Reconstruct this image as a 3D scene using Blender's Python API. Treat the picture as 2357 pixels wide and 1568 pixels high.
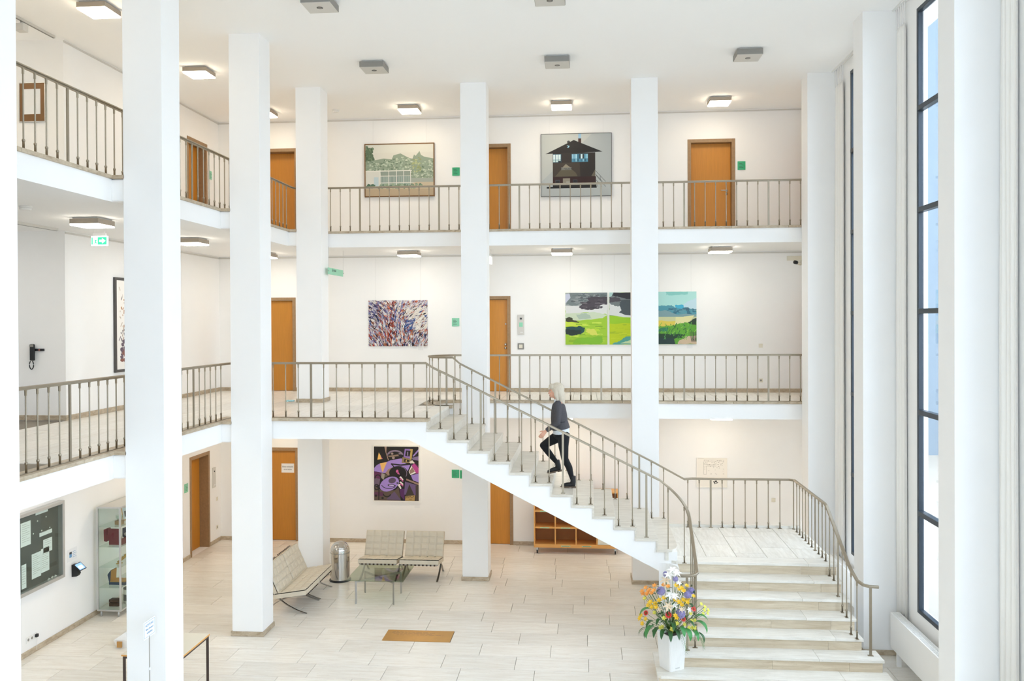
import bpy, bmesh, math, random
from mathutils import Vector, Matrix
random.seed(7)
for _o in list(bpy.data.objects):
    bpy.data.objects.remove(_o)
S = bpy.context.scene
COL = S.collection
R = math.radians

# ------------------------------------------------------------------ camera
F_PX, CY_PX, PITCH, ROLL, YAW, CAM_H = 1968.3878, 751.2264, -0.006788, -0.004488, 0.085957, 5.05
_fw = Vector((-math.sin(YAW) * math.cos(PITCH), math.cos(YAW) * math.cos(PITCH), math.sin(PITCH)))
_rt = Vector((math.cos(YAW), math.sin(YAW), 0))
_up = _rt.cross(_fw)
_r2 = math.cos(ROLL) * _rt + math.sin(ROLL) * _up
_u2 = -math.sin(ROLL) * _rt + math.cos(ROLL) * _up
cam_data = bpy.data.cameras.new('camera')
cam = bpy.data.objects.new('camera', cam_data)
COL.objects.link(cam)
M3 = Matrix((_r2, _u2, -_fw)).transposed()
cam.matrix_world = Matrix.Translation((0, 0, CAM_H)) @ M3.to_4x4()
cam_data.sensor_width = 36
cam_data.sensor_fit = 'HORIZONTAL'
cam_data.lens = 36 * F_PX / 2357
cam_data.shift_y = (CY_PX - 784) / 2357
cam_data.clip_start = 0.05
S.camera = cam

# ------------------------------------------------------------------ world, exposure
SKY = 6.2            # overcast daylight
LAMP = 16.5           # lit ceiling lamps
w = bpy.data.worlds.new('overcast_sky')
S.world = w
w.use_nodes = True
_bg = w.node_tree.nodes['Background']
_bg.inputs[0].default_value = (0.78, 0.885, 1.0, 1)
_bg.inputs[1].default_value = SKY
S.view_settings.view_transform = 'Standard'
S.view_settings.look = 'None'
S.view_settings.exposure = 0.52
S.view_settings.gamma = 1.0
S.view_settings.use_curve_mapping = False
try:
    S.cycles.max_bounces = 14
    S.cycles.diffuse_bounces = 10
    S.cycles.transparent_max_bounces = 16
except Exception:
    pass

# ------------------------------------------------------------------ main measures (metres)
XL, WX, WY = -5.679, 0.502, 0.466            # left column row: west face, column width and depth
Y1, Y2, Y3 = 10.115, 13.279, 16.444          # south faces of the columns
X4, X5, XR = -2.405, 0.878, 4.149
F1, F2, ZC = 3.45, 6.87, 9.657               # upper floors, ceiling
SOF1, SOF2 = 3.105, 6.545                    # soffits
XE, YE = -5.85, 16.97                        # gallery edges
XW, YB = -8.44, 19.13                        # left wall, back wall
XWIN = 4.656                                 # window wall
YS = -2.6                                    # south end of the hall
RISE = 0.1725
ZL = 7 * RISE
PIER_D = 0.45
PIERS = [16.444, 13.246, 10.048, 6.85, 3.652, 0.454, -2.744]

# daylight comes through the windows: portals guide the sampling of the sky
WINS = []
for i in range(6):
    ys, yn = PIERS[i], PIERS[i + 1] + PIER_D
    far = 15.5 if i == 0 else ys - 0.765
    WINS.append((yn + 0.45, far))
WZ0, WZ1 = 0.91, 9.40
for (a, b) in WINS:
    L = bpy.data.lights.new('window_portal', 'AREA')
    L.shape = 'RECTANGLE'
    L.size = WZ1 - WZ0
    L.size_y = b - a
    L.cycles.is_portal = True
    o = bpy.data.objects.new('window_portal', L)
    o['kind'] = 'helper'
    COL.objects.link(o)
    o.location = (XWIN + 0.2, (a + b) / 2, (WZ0 + WZ1) / 2)
    o.rotation_euler = (0, R(90), 0)
SWINS = [(-1.8, 1.2)]          # glazing of the south end, behind the camera
for (a, b) in SWINS:
    L = bpy.data.lights.new('window_portal', 'AREA')
    L.shape = 'RECTANGLE'; L.size = b - a; L.size_y = WZ1 - WZ0; L.cycles.is_portal = True
    o = bpy.data.objects.new('window_portal', L); o['kind'] = 'helper'; COL.objects.link(o)
    o.location = ((a + b) / 2, YS - 0.2, (WZ0 + WZ1) / 2); o.rotation_euler = (R(90), 0, 0)

# ------------------------------------------------------------------ materials
MATS = {}
def lin(c):
    return tuple(((v / 12.92) if v <= 0.04045 else ((v + 0.055) / 1.055) ** 2.4) for v in c)
def hexc(h):
    return lin(tuple(int(h[i:i + 2], 16) / 255 for i in (0, 2, 4)))
def mat(name, col, rough=0.5, metal=0.0, noise=0.0, nscale=8.0, bump=0.0, bscale=60.0, spec=0.5, stretch=None, vary=0.0, coat=0.0):
    """plain procedural surface: colour with a little noise, optional fine bump and per-object variation"""
    m = bpy.data.materials.new(name)
    m.use_nodes = True
    nt = m.node_tree
    b = nt.nodes['Principled BSDF']
    c = hexc(col) if isinstance(col, str) else col
    b.inputs['Base Color'].default_value = (*c, 1)
    b.inputs['Roughness'].default_value = rough
    b.inputs['Metallic'].default_value = metal
    b.inputs['Specular IOR Level'].default_value = spec
    if coat: b.inputs['Coat Weight'].default_value = coat
    tc = nt.nodes.new('ShaderNodeTexCoord')
    vec = tc.outputs['Object']
    if vary:
        oi = nt.nodes.new('ShaderNodeObjectInfo')
        va = nt.nodes.new('ShaderNodeVectorMath'); va.operation = 'SCALE'
        cx = nt.nodes.new('ShaderNodeCombineXYZ')
        for k in range(3): nt.links.new(oi.outputs['Random'], cx.inputs[k])
        nt.links.new(cx.outputs[0], va.inputs[0]); va.inputs['Scale'].default_value = 37.0
        ad = nt.nodes.new('ShaderNodeVectorMath'); ad.operation = 'ADD'
        nt.links.new(vec, ad.inputs[0]); nt.links.new(va.outputs[0], ad.inputs[1])
        vec = ad.outputs[0]
    if stretch:
        mp = nt.nodes.new('ShaderNodeMapping'); mp.inputs['Scale'].default_value = stretch
        nt.links.new(vec, mp.inputs[0]); vec = mp.outputs[0]
    if noise or vary:
        n = nt.nodes.new('ShaderNodeTexNoise'); n.inputs['Scale'].default_value = nscale; n.inputs['Detail'].default_value = 5
        nt.links.new(vec, n.inputs[0])
        mx = nt.nodes.new('ShaderNodeMix'); mx.data_type = 'RGBA'
        mx.inputs[6].default_value = (*[v * (1 - noise) for v in c], 1)
        mx.inputs[7].default_value = (*[min(1, v * (1 + noise)) for v in c], 1)
        nt.links.new(n.outputs[0], mx.inputs[0])
        out = mx.outputs[2]
        if vary:
            hs = nt.nodes.new('ShaderNodeHueSaturation')
            mr = nt.nodes.new('ShaderNodeMapRange'); mr.inputs[3].default_value = 1 - vary; mr.inputs[4].default_value = 1 + vary
            nt.links.new(oi.outputs['Random'], mr.inputs[0]); nt.links.new(mr.outputs[0], hs.inputs['Value'])
            nt.links.new(out, hs.inputs['Color']); out = hs.outputs[0]
        nt.links.new(out, b.inputs['Base Color'])
    if bump:
        n2 = nt.nodes.new('ShaderNodeTexNoise'); n2.inputs['Scale'].default_value = bscale; n2.inputs['Detail'].default_value = 3
        nt.links.new(vec, n2.inputs[0])
        bp = nt.nodes.new('ShaderNodeBump'); bp.inputs['Strength'].default_value = bump; bp.inputs['Distance'].default_value = 0.01
        nt.links.new(n2.outputs[0], bp.inputs['Height']); nt.links.new(bp.outputs[0], b.inputs['Normal'])
    MATS[name] = m
    return m

def travertine(name, c_lo, c_hi, pit, rough, grain=(0.55, 7.0, 7.0), vary=0.06, pits=0.6):
    """veined travertine: long streaks along the slab, small dark pits, each slab its own tone"""
    m = bpy.data.materials.new(name); m.use_nodes = True
    nt = m.node_tree; b = nt.nodes['Principled BSDF']; L = nt.links.new
    b.inputs['Roughness'].default_value = rough
    tc = nt.nodes.new('ShaderNodeTexCoord'); oi = nt.nodes.new('ShaderNodeObjectInfo')
    cx = nt.nodes.new('ShaderNodeCombineXYZ')
    for k in range(3): L(oi.outputs['Random'], cx.inputs[k])
    sc = nt.nodes.new('ShaderNodeVectorMath'); sc.operation = 'SCALE'; sc.inputs['Scale'].default_value = 53.0
    L(cx.outputs[0], sc.inputs[0])
    ad = nt.nodes.new('ShaderNodeVectorMath'); ad.operation = 'ADD'
    L(tc.outputs['Object'], ad.inputs[0]); L(sc.outputs[0], ad.inputs[1])
    mp = nt.nodes.new('ShaderNodeMapping'); mp.inputs['Scale'].default_value = grain
    L(ad.outputs[0], mp.inputs[0])
    n1 = nt.nodes.new('ShaderNodeTexNoise'); n1.inputs['Scale'].default_value = 2.2; n1.inputs['Detail'].default_value = 8; n1.inputs['Roughness'].default_value = 0.62; n1.inputs['Distortion'].default_value = 0.6
    L(mp.outputs[0], n1.inputs[0])
    r1 = nt.nodes.new('ShaderNodeValToRGB'); e = r1.color_ramp.elements
    e[0].position = 0.28; e[0].color = (*hexc(c_lo), 1); e[1].position = 0.70; e[1].color = (*hexc(c_hi), 1)
    L(n1.outputs[0], r1.inputs[0])
    mp2 = nt.nodes.new('ShaderNodeMapping'); mp2.inputs['Scale'].default_value = tuple(g * 3.2 for g in grain)
    L(ad.outputs[0], mp2.inputs[0])
    n2 = nt.nodes.new('ShaderNodeTexNoise'); n2.inputs['Scale'].default_value = 5.0; n2.inputs['Detail'].default_value = 6; n2.inputs['Roughness'].default_value = 0.7
    L(mp2.outputs[0], n2.inputs[0])
    r2 = nt.nodes.new('ShaderNodeValToRGB'); e = r2.color_ramp.elements
    e[0].position = 0.30; e[0].color = (1, 1, 1, 1); e[1].position = 0.40; e[1].color = (0, 0, 0, 1)
    L(n2.outputs[0], r2.inputs[0])
    mul = nt.nodes.new('ShaderNodeMath'); mul.operation = 'MULTIPLY'; mul.inputs[1].default_value = pits
    L(r2.outputs[0], mul.inputs[0])
    mx = nt.nodes.new('ShaderNodeMix'); mx.data_type = 'RGBA'
    L(mul.outputs[0], mx.inputs[0]); L(r1.outputs[0], mx.inputs[6]); mx.inputs[7].default_value = (*hexc(pit), 1)
    hs = nt.nodes.new('ShaderNodeHueSaturation')
    mr = nt.nodes.new('ShaderNodeMapRange'); mr.inputs[3].default_value = 1 - vary; mr.inputs[4].default_value = 1 + vary * 0.6
    L(oi.outputs['Random'], mr.inputs[0]); L(mr.outputs[0], hs.inputs['Value']); L(mx.outputs[2], hs.inputs['Color'])
    L(hs.outputs[0], b.inputs['Base Color'])
    MATS[name] = m
    return m

def glass(name, tint, refl=0.08, rough=0.0, ior=1.5):
    m = bpy.data.materials.new(name); m.use_nodes = True
    nt = m.node_tree; nt.nodes.remove(nt.nodes['Principled BSDF'])
    out = nt.nodes['Material Output']
    t = nt.nodes.new('ShaderNodeBsdfTransparent'); t.inputs[0].default_value = (*tint, 1)
    g = nt.nodes.new('ShaderNodeBsdfGlossy'); g.inputs['Roughness'].default_value = rough
    lw = nt.nodes.new('ShaderNodeLayerWeight'); lw.inputs[0].default_value = 0.5      # Schlick reflectance, same from both sides
    pw = nt.nodes.new('ShaderNodeMath'); pw.operation = 'POWER'; pw.inputs[1].default_value = 5.0
    f0 = ((ior - 1) / (ior + 1)) ** 2
    fr = nt.nodes.new('ShaderNodeMath'); fr.operation = 'MULTIPLY_ADD'; fr.inputs[1].default_value = 1 - f0; fr.inputs[2].default_value = f0
    nt.links.new(lw.outputs['Facing'], pw.inputs[0]); nt.links.new(pw.outputs[0], fr.inputs[0])
    mx = nt.nodes.new('ShaderNodeMixShader')
    nt.links.new(fr.outputs[0], mx.inputs[0]); nt.links.new(t.outputs[0], mx.inputs[1]); nt.links.new(g.outputs[0], mx.inputs[2])
    nt.links.new(mx.outputs[0], out.inputs[0])
    MATS[name] = m
    return m

def emit(name, col, strength):
    m = bpy.data.materials.new(name); m.use_nodes = True
    nt = m.node_tree; b = nt.nodes['Principled BSDF']
    b.inputs['Base Color'].default_value = (*[0.5 * v for v in col], 1)
    b.inputs['Emission Color'].default_value = (*col, 1); b.inputs['Emission Strength'].default_value = strength
    MATS[name] = m
    return m

mat('plaster', 'f3f2f0', 0.85, noise=0.012, nscale=3, bump=0.06, bscale=180)
mat('ceiling_white', 'fafaf9', 0.9, noise=0.01, nscale=2, bump=0.05, bscale=150)
travertine('floor_stone', 'e3dbce', 'f6f2ea', '8b7b67', 0.33, grain=(0.9, 9.0, 9.0), vary=0.07, pits=0.55)
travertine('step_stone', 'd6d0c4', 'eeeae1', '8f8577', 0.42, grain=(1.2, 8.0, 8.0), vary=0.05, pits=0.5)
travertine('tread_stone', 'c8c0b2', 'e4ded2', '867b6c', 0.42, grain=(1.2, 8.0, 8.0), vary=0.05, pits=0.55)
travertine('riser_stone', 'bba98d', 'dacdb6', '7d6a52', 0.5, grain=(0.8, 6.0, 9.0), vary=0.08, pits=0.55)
travertine('edge_stone', 'a08c72', 'cbbda6', '5e4d3b', 0.5, grain=(4.0, 4.0, 8.0), vary=0.05, pits=0.6)
mat('joint', '8c8376', 0.9, noise=0.1)
mat('bronze', (0.37, 0.32, 0.245), 0.42, 1.0, noise=0.10, nscale=14)
mat('wood_door', 'c4832c', 0.38, noise=0.14, nscale=3.0, stretch=(14, 14, 0.9), vary=0.05)
mat('wood_light', 'dda35a', 0.45, noise=0.10, nscale=3.0, stretch=(2, 12, 12), vary=0.04)
mat('wood_board', 'a06a2f', 0.55, noise=0.12, nscale=6.0)
mat('casing_stone', '9c7d5a', 0.55, noise=0.22, nscale=22)
mat('lamp_housing', 'a39788', 0.5, 0.2, noise=0.05, nscale=20)
mat('lamp_grey', '8d8a84', 0.5, 0.2, noise=0.06, nscale=20)
mat('lamp_plate', 'cfccc5', 0.4, noise=0.03)
emit('lamp_light', (1.0, 0.85, 0.65), LAMP)
emit('lamp_light_mid', (1.0, 0.92, 0.80), LAMP)
mat('steel', (0.62, 0.60, 0.57), 0.12, 1.0, noise=0.05, nscale=5)
mat('steel_brushed', (0.45, 0.44, 0.42), 0.28, 1.0, noise=0.08, nscale=9)
mat('aluminium', 'c8c8c6', 0.35, 0.6, noise=0.03)
mat('leather', 'd6cbb6', 0.5, noise=0.06, nscale=9, bump=0.12, bscale=90)
mat('strap', '3c2c20', 0.6, noise=0.1)
mat('black_plastic', '17181a', 0.4, noise=0.1)
mat('white_plastic', 'eceae6', 0.4, noise=0.02)
mat('cream_plastic', 'e2dccb', 0.45, noise=0.02)
mat('white_enamel', 'f1efeb', 0.35, noise=0.01)
mat('window_frame', '2b333b', 0.4, 0.3, noise=0.1)
glass('window_glass', (0.88, 0.91, 0.94), ior=1.5)
glass('clear_glass', (0.93, 0.97, 0.95), ior=1.3)
glass('table_glass', (0.74, 0.80, 0.70), ior=1.55)
mat('curtain', 'eeebe5', 0.8, noise=0.03, nscale=2, stretch=(30, 30, 1), bump=0.05)
mat('paper', 'ebebea', 0.8, noise=0.02)
mat('ink', '3a3a3c', 0.8, noise=0.1)
mat('ink_blue', '6d9cc4', 0.7, noise=0.05)
mat('sign_green', '3fae7c', 0.45, noise=0.04)
mat('sign_green_pale', '8ccfae', 0.4, noise=0.04)
mat('felt', '55544f', 0.95, noise=0.15, nscale=80)
mat('brass_plate', 'c69a52', 0.32, 0.75, noise=0.12, nscale=6)
mat('frame_wood', '7d5a36', 0.4, 0.3, noise=0.15)
mat('frame_dark', '4c4947', 0.45, noise=0.1)
mat('frame_white', 'f2efe8', 0.5, noise=0.02)
mat('skin', 'd9a58c', 0.5, noise=0.05, nscale=20)
mat('jacket', '4a484b', 0.92, noise=0.25, nscale=55, bump=0.3, bscale=220)
mat('trousers', '0d0e13', 0.85, noise=0.2, nscale=40, bump=0.1)
mat('boot', '121214', 0.5, noise=0.2, nscale=30)
mat('boot_sole', '6b5b4c', 0.8, noise=0.1)
mat('shirt', 'd8dde2', 0.85, noise=0.10, nscale=45)
mat('hair', 'c9bda9', 0.45, noise=0.25, nscale=10, stretch=(9, 9, 1.2), bump=0.35, bscale=30)
mat('lips', 'b56a5d', 0.5, noise=0.05)
mat('pale_blue', '9fd4dd', 0.7, noise=0.05)
# attribute-coloured paint for pictures
_m = bpy.data.materials.new('paint'); _m.use_nodes = True
_at = _m.node_tree.nodes.new('ShaderNodeAttribute'); _at.attribute_name = 'Col'
_m.node_tree.links.new(_at.outputs['Color'], _m.node_tree.nodes['Principled BSDF'].inputs['Base Color'])
_m.node_tree.nodes['Principled BSDF'].inputs['Roughness'].default_value = 0.6
MATS['paint'] = _m

# ------------------------------------------------------------------ mesh helpers
class MB:
    """collects simple shapes for ONE mesh object"""
    def __init__(self):
        self.v = []; self.f = []; self.s = []; self.c = []
    def add(self, vs, fs, smooth=False, col=None):
        n = len(self.v); self.v += [tuple(p) for p in vs]
        for f in fs:
            self.f.append(tuple(i + n for i in f)); self.s.append(smooth); self.c.append(col)
        return self
    def box(self, x0, x1, y0, y1, z0, z1, m=None):
        vs = [(x0, y0, z0), (x1, y0, z0), (x1, y1, z0), (x0, y1, z0), (x0, y0, z1), (x1, y0, z1), (x1, y1, z1), (x0, y1, z1)]
        if m is not None: vs = [m @ Vector(p) for p in vs]
        return self.add(vs, [(0, 3, 2, 1), (4, 5, 6, 7), (0, 1, 5, 4), (1, 2, 6, 5), (2, 3, 7, 6), (3, 0, 4, 7)])
    def prism(self, poly, z0, z1, m=None, smooth=False):
        """poly (x,y) counter-clockwise, extruded in z"""
        n = len(poly)
        vs = [(x, y, z0) for x, y in poly] + [(x, y, z1) for x, y in poly]
        if m is not None: vs = [m @ Vector(p) for p in vs]
        fs = [tuple(reversed(range(n))), tuple(range(n, 2 * n))]
        fs += [(i, (i + 1) % n, n + (i + 1) % n, n + i) for i in range(n)]
        return self.add(vs, fs, smooth)
    def lathe(self, prof, n=24, c=(0, 0, 0), smooth=True, cap=True):
        """prof: list of (r, z)"""
        vs = []; fs = []
        for r, z in prof:
            for k in range(n):
                a = 2 * math.pi * k / n
                vs.append((c[0] + r * math.cos(a), c[1] + r * math.sin(a), c[2] + z))
        for i in range(len(prof) - 1):
            for k in range(n):
                fs.append((i * n + k, i * n + (k + 1) % n, (i + 1) * n + (k + 1) % n, (i + 1) * n + k))
        self.add(vs, fs, smooth)
        if cap:
            for i, rev in ((0, True), (len(prof) - 1, False)):
                if prof[i][0] > 1e-5:
                    b = len(self.v) - len(vs) + i * n
                    idx = [b + k for k in range(n)]
                    self.f.append(tuple(reversed(idx)) if rev else tuple(idx)); self.s.append(False); self.c.append(None)
        return self
    def tube(self, pts, r, n=8, smooth=True, rs=None):
        pts = [Vector(p) for p in pts]; vs = []; fs = []
        up = Vector((0, 0, 1))
        for i, p in enumerate(pts):
            t = (pts[min(i + 1, len(pts) - 1)] - pts[max(i - 1, 0)]).normalized()
            a = t.cross(up)
            if a.length < 1e-4: a = t.cross(Vector((1, 0, 0)))
            a.normalize(); b = t.cross(a).normalized()
            rr = rs[i] if rs else r
            for k in range(n):
                w_ = 2 * math.pi * k / n
                vs.append(p + rr * (math.cos(w_) * a + math.sin(w_) * b))
        for i in range(len(pts) - 1):
            for k in range(n):
                fs.append((i * n + k, i * n + (k + 1) % n, (i + 1) * n + (k + 1) % n, (i + 1) * n + k))
        fs.append(tuple(range(n))); fs.append(tuple(reversed(range((len(pts) - 1) * n, len(pts) * n))))
        return self.add(vs, fs, smooth)
    def sweep(self, pts, prof):
        """profile (side, up) swept along pts, 'up' stays vertical"""
        pts = [Vector(p) for p in pts]; vs = []; fs = []; n = len(prof)
        for i, p in enumerate(pts):
            d0 = (pts[i] - pts[i - 1]) if i > 0 else None
            d1 = (pts[i + 1] - pts[i]) if i < len(pts) - 1 else None
            h = []
            for d in (d0, d1):
                if d is not None:
                    q = Vector((d.x, d.y, 0))
                    if q.length > 1e-6: h.append(q.normalized())
            t = sum(h, Vector()).normalized()
            k = 1 / max(0.5, t.dot(h[0]))
            s = Vector((t.y, -t.x, 0)) * k
            for (a, b) in prof: vs.append(p + s * a + Vector((0, 0, b)))
        for i in range(len(pts) - 1):
            for k in range(n):
                fs.append((i * n + k, (i + 1) * n + k, (i + 1) * n + (k + 1) % n, i * n + (k + 1) % n))
        fs.append(tuple(range(n))); fs.append(tuple(reversed(range((len(pts) - 1) * n, len(pts) * n))))
        return self.add(vs, fs)
    def mesh(self, name):
        me = bpy.data.meshes.new(name)
        me.from_pydata(self.v, [], self.f)
        if any(self.s): me.polygons.foreach_set('use_smooth', self.s)
        if any(c is not None for c in self.c):
            at = me.color_attributes.new('Col', 'FLOAT_COLOR', 'CORNER')
            for p in me.polygons:
                c = self.c[p.index] or (0.5, 0.5, 0.5)
                for li in p.loop_indices: at.data[li].color = (*c, 1)
        bm = bmesh.new(); bm.from_mesh(me); bmesh.ops.recalc_face_normals(bm, faces=bm.faces) if not any(c is not None for c in self.c) else None
        bm.to_mesh(me); bm.free()
        return me
    def build(self, name, material, parent=None, loc=None, rz=0, bevel=0, kind=None):
        me = self.mesh(name)
        me.materials.append(MATS[material])
        return link(name, me, parent, loc, rz, bevel, kind)

def link(name, me, parent=None, loc=None, rz=0, bevel=0, kind=None, label=None):
    o = bpy.data.objects.new(name, me); COL.objects.link(o)
    if parent is not None: o.parent = parent
    if loc is not None: o.location = loc
    if rz: o.rotation_euler = (0, 0, rz)
    if bevel:
        b = o.modifiers.new('bevel', 'BEVEL'); b.width = bevel; b.segments = 2; b.limit_method = 'ANGLE'
    if kind: o['kind'] = kind
    if label: o['label'] = label
    return o
def tag(o, label, cat, group=None):
    o['label'] = label; o['category'] = cat
    if group: o['group'] = group
    return o
def thing(name, label, cat, loc=(0, 0, 0), rz=0, group=None):
    o = bpy.data.objects.new(name, None); COL.objects.link(o)
    o.empty_display_size = 0.1; o.location = loc; o.rotation_euler = (0, 0, rz)
    return tag(o, label, cat, group)
def struct(name, loc=(0, 0, 0), rz=0):
    o = bpy.data.objects.new(name, None); COL.objects.link(o)
    o.empty_display_size = 0.1; o.location = loc; o.rotation_euler = (0, 0, rz); o['kind'] = 'structure'
    return o
def copy_tree(o, parent=None):
    c = o.copy(); COL.objects.link(c); c.parent = parent
    for ch in list(o.children): copy_tree(ch, c)
    return c
def text_part(s, size, name, material, parent, loc, rx=90, rz=0, align='CENTER'):
    cu = bpy.data.curves.new(name, 'FONT'); cu.body = s; cu.size = size; cu.align_x = align; cu.extrude = 0.0004
    t = bpy.data.objects.new('tmp_text', cu); COL.objects.link(t)
    dg = bpy.context.evaluated_depsgraph_get()
    me = bpy.data.meshes.new_from_object(t.evaluated_get(dg))
    bpy.data.objects.remove(t)
    me.materials.clear(); me.materials.append(MATS[material])
    o = link(name, me, parent, loc)
    o.rotation_euler = (R(rx), 0, R(rz))
    return o
def wall_cells(mb, axis, p0, p1, u0, u1, z0, z1, holes):
    """wall slab between p0 and p1 on its axis, spanning u0..u1 and z0..z1, minus rectangular holes"""
    us = sorted(set([u0, u1] + [h[0] for h in holes] + [h[1] for h in holes]))
    for a, b in zip(us[:-1], us[1:]):
        if a < u0 - 1e-6 or b > u1 + 1e-6: continue
        c = (a + b) / 2
        cut = sorted([(h[2], h[3]) for h in holes if h[0] < c < h[1]])
        z = z0
        for (q0, q1) in cut + [(z1, z1)]:
            if q0 > z + 1e-6:
                if axis == 'y': mb.box(a, b, p0, p1, z, q0)
                else: mb.box(p0, p1, a, b, z, q0)
            z = q1
    return mb

# ================================================================== SETTING
# ---- doors: (casing left, casing right, floor level) on the back wall
BACK_DOORS = [(-7.64, -6.56, F2), (-2.70, -1.66, F2), (2.25, 3.28, F2),
              (-7.66, -6.63, F1), (-2.70, -1.68, F1),
              (-7.64, -6.585, 0.0), (-2.68, -1.64, 0.0)]
DOOR_H = 2.15
LEFT_DOORS = [(17.565, 18.53, F2), (17.58, 18.55, 0.0)]

mb = MB()
wall_cells(mb, 'y', YB, YB + 0.35, -11.2, 5.3, -0.2, ZC, [(a, b, z, z + DOOR_H) for a, b, z in BACK_DOORS])
mb.build('wall_back', 'plaster', kind='structure')
mb = MB()
wall_cells(mb, 'x', XW - 0.4, XW, YS, YB, -0.2, 3.3, [(a, b, z, z + DOOR_H) for a, b, z in LEFT_DOORS if z == 0])
wall_cells(mb, 'x', XW - 0.4, XW, 13.25, YB, 3.3, ZC, [(a, b, z, z + DOOR_H) for a, b, z in LEFT_DOORS if z > 0])
mb.box(-11.2, XW - 0.4, 13.25, 13.6, 3.3, ZC)
mb.box(-11.5, -11.2, YS, 13.6, 3.1, ZC)
mb.build('wall_left', 'plaster', kind='structure')
mb = MB()
wall_cells(mb, 'y', YS - 0.14, YS, -11.5, 5.3, -0.2, ZC, [(a, b, WZ0, WZ1) for a, b in SWINS])
mb.build('wall_south', 'plaster', kind='structure')
mb = MB()
wall_cells(mb, 'x', XWIN, XWIN + 0.14, YS, 16.9, -0.2, ZC, [(a, b, WZ0, WZ1) for a, b in WINS])
mb.box(5.0, 5.35, 16.9, YB, -0.2, ZC)
for py in PIERS[3:6]: mb.box(XR, XWIN, py, py + PIER_D, 0, ZC)
mb.build('wall_right', 'plaster', kind='structure')
MB().box(-11.5, 5.4, YS - 0.3, YB + 0.35, ZC, ZC + 0.25).build('ceiling', 'ceiling_white', kind='structure')
MB().box(XWIN + 0.14, 60, -40, 60, -0.6, -0.5).build('ground_outside', 'joint', kind='structure')
# block added along the street so the panes show blue-grey, not white sky
mat('backdrop_blue_grey', (0.12, 0.155, 0.185), 0.8, noise=0.08, nscale=0.6)
MB().box(7, 30, 36, 46, -0.5, 24.0).build('added_block_outside', 'backdrop_blue_grey', kind='structure')

# ---- stone floors built slab by slab
TILE_CACHE = {}
def tile(parent, cx, cy, z, lx, ly, along, material, gap=0.004, th=0.012, name='floor_slab'):
    key = (round(lx, 3), round(ly, 3), material)
    if key not in TILE_CACHE:
        h = (lx / 2 - gap / 2, ly / 2 - gap / 2)
        m_ = MB()
        c = 0.0025
        m_.add([(-h[0], -h[1], -th), (h[0], -h[1], -th), (h[0], h[1], -th), (-h[0], h[1], -th),
                (-h[0] + c, -h[1] + c, 0), (h[0] - c, -h[1] + c, 0), (h[0] - c, h[1] - c, 0), (-h[0] + c, h[1] - c, 0)],
               [(4, 5, 6, 7), (0, 1, 5, 4), (1, 2, 6, 5), (2, 3, 7, 6), (3, 0, 4, 7)])
        me = m_.mesh(name); me.materials.append(MATS[material]); TILE_CACHE[key] = me
    o = link(name, TILE_CACHE[key], parent, (cx, cy, z + random.uniform(-0.0006, 0.0)))
    if along == 'y': o.rotation_euler = (0, 0, math.pi / 2)
    return o
def lay(parent, x0, x1, y0, y1, z, along='x', pitch=0.485, length=1.075, material='floor_stone', offs=None, skip=None):
    """running-bond slabs; offs: {row: joint position} where a joint is known"""
    a0, a1, b0, b1 = (x0, x1, y0, y1) if along == 'x' else (y0, y1, x0, x1)
    row = 0; b = b0
    while b < b1 - 0.02:
        be = min(b + pitch, b1)
        if b1 - be < 0.06: be = b1
        j = offs[row] if offs and row in offs else a0 + random.uniform(0.12, 0.95) * length
        u = j - math.ceil((j - a0) / length) * length
        while u < a1:
            s, e = max(u, a0), min(u + length, a1)
            if e - s > 0.03 and not (skip and skip(row, s, e)):
                if along == 'x': tile(parent, (s + e) / 2, (b + be) / 2, z, e - s, be - b, 'x', material)
                else: tile(parent, (b + be) / 2, (s + e) / 2, z, e - s, be - b, 'y', material)
            u += length
        b = be; row += 1

floor = struct('floor')
MB().box(-11.2, XWIN, YS, YB, -0.2, -0.010).build('floor_bed', 'joint', floor)
MB().box(XW, XWIN, YS, 9.855, -0.010, 0.0).build('near_paving', 'floor_stone', floor)
lay(floor, XW, XWIN, 9.855, YB, 0.0, 'x', offs={6: -2.70, 7: -2.14, 8: -2.62, 5: -3.2}, skip=lambda r, s, e: r == 7 and s < -2.7 < e)

# ---- upper floor slabs (white edges, soffits) with a lip of stone
def arc(cx, cy, r, a0, a1, n):
    return [(cx + r * math.cos(R(a0 + (a1 - a0) * i / n)), cy + r * math.sin(R(a0 + (a1 - a0) * i / n))) for i in range(n + 1)]
LIP = 0.045
well = arc(-2.5, 16.51, 0.46, 270, 90, 16)
f1poly = [(-11.2, YS), (XE, YS), (XE, 13.78), (-2.59, 13.78), (-2.59, 16.05)] + well + [(5.0, YE), (5.0, YB), (-11.2, YB)]
floor1 = struct('floor_middle')
MB().prism(f1poly, SOF1, F1 - LIP).build('slab', 'plaster', floor1)
f2poly = [(-11.2, YS), (XE, YS), (XE, YE), (5.0, YE), (5.0, YB), (-11.2, YB)]
floor2 = struct('floor_top')
MB().prism(f2poly, SOF2, F2 - LIP).build('slab', 'plaster', floor2)
MB().prism([(-11.2, YS), (XE - 0.2, YS), (XE - 0.2, YE + .2), (5.0, YE + .2), (5.0, YB), (-11.2, YB)], F2 - LIP, F2).build('paving', 'floor_stone', floor2)
MB().prism([(-11.2, YS), (XE - 0.2, YS), (XE - 0.2, 13.98), (-3.0, 13.98), (-3.0, YE + .2), (5.0, YE + .2), (5.0, YB), (-11.2, YB)], F1 - LIP, F1 - 0.010).build('floor_bed', 'joint', floor1)
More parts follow.
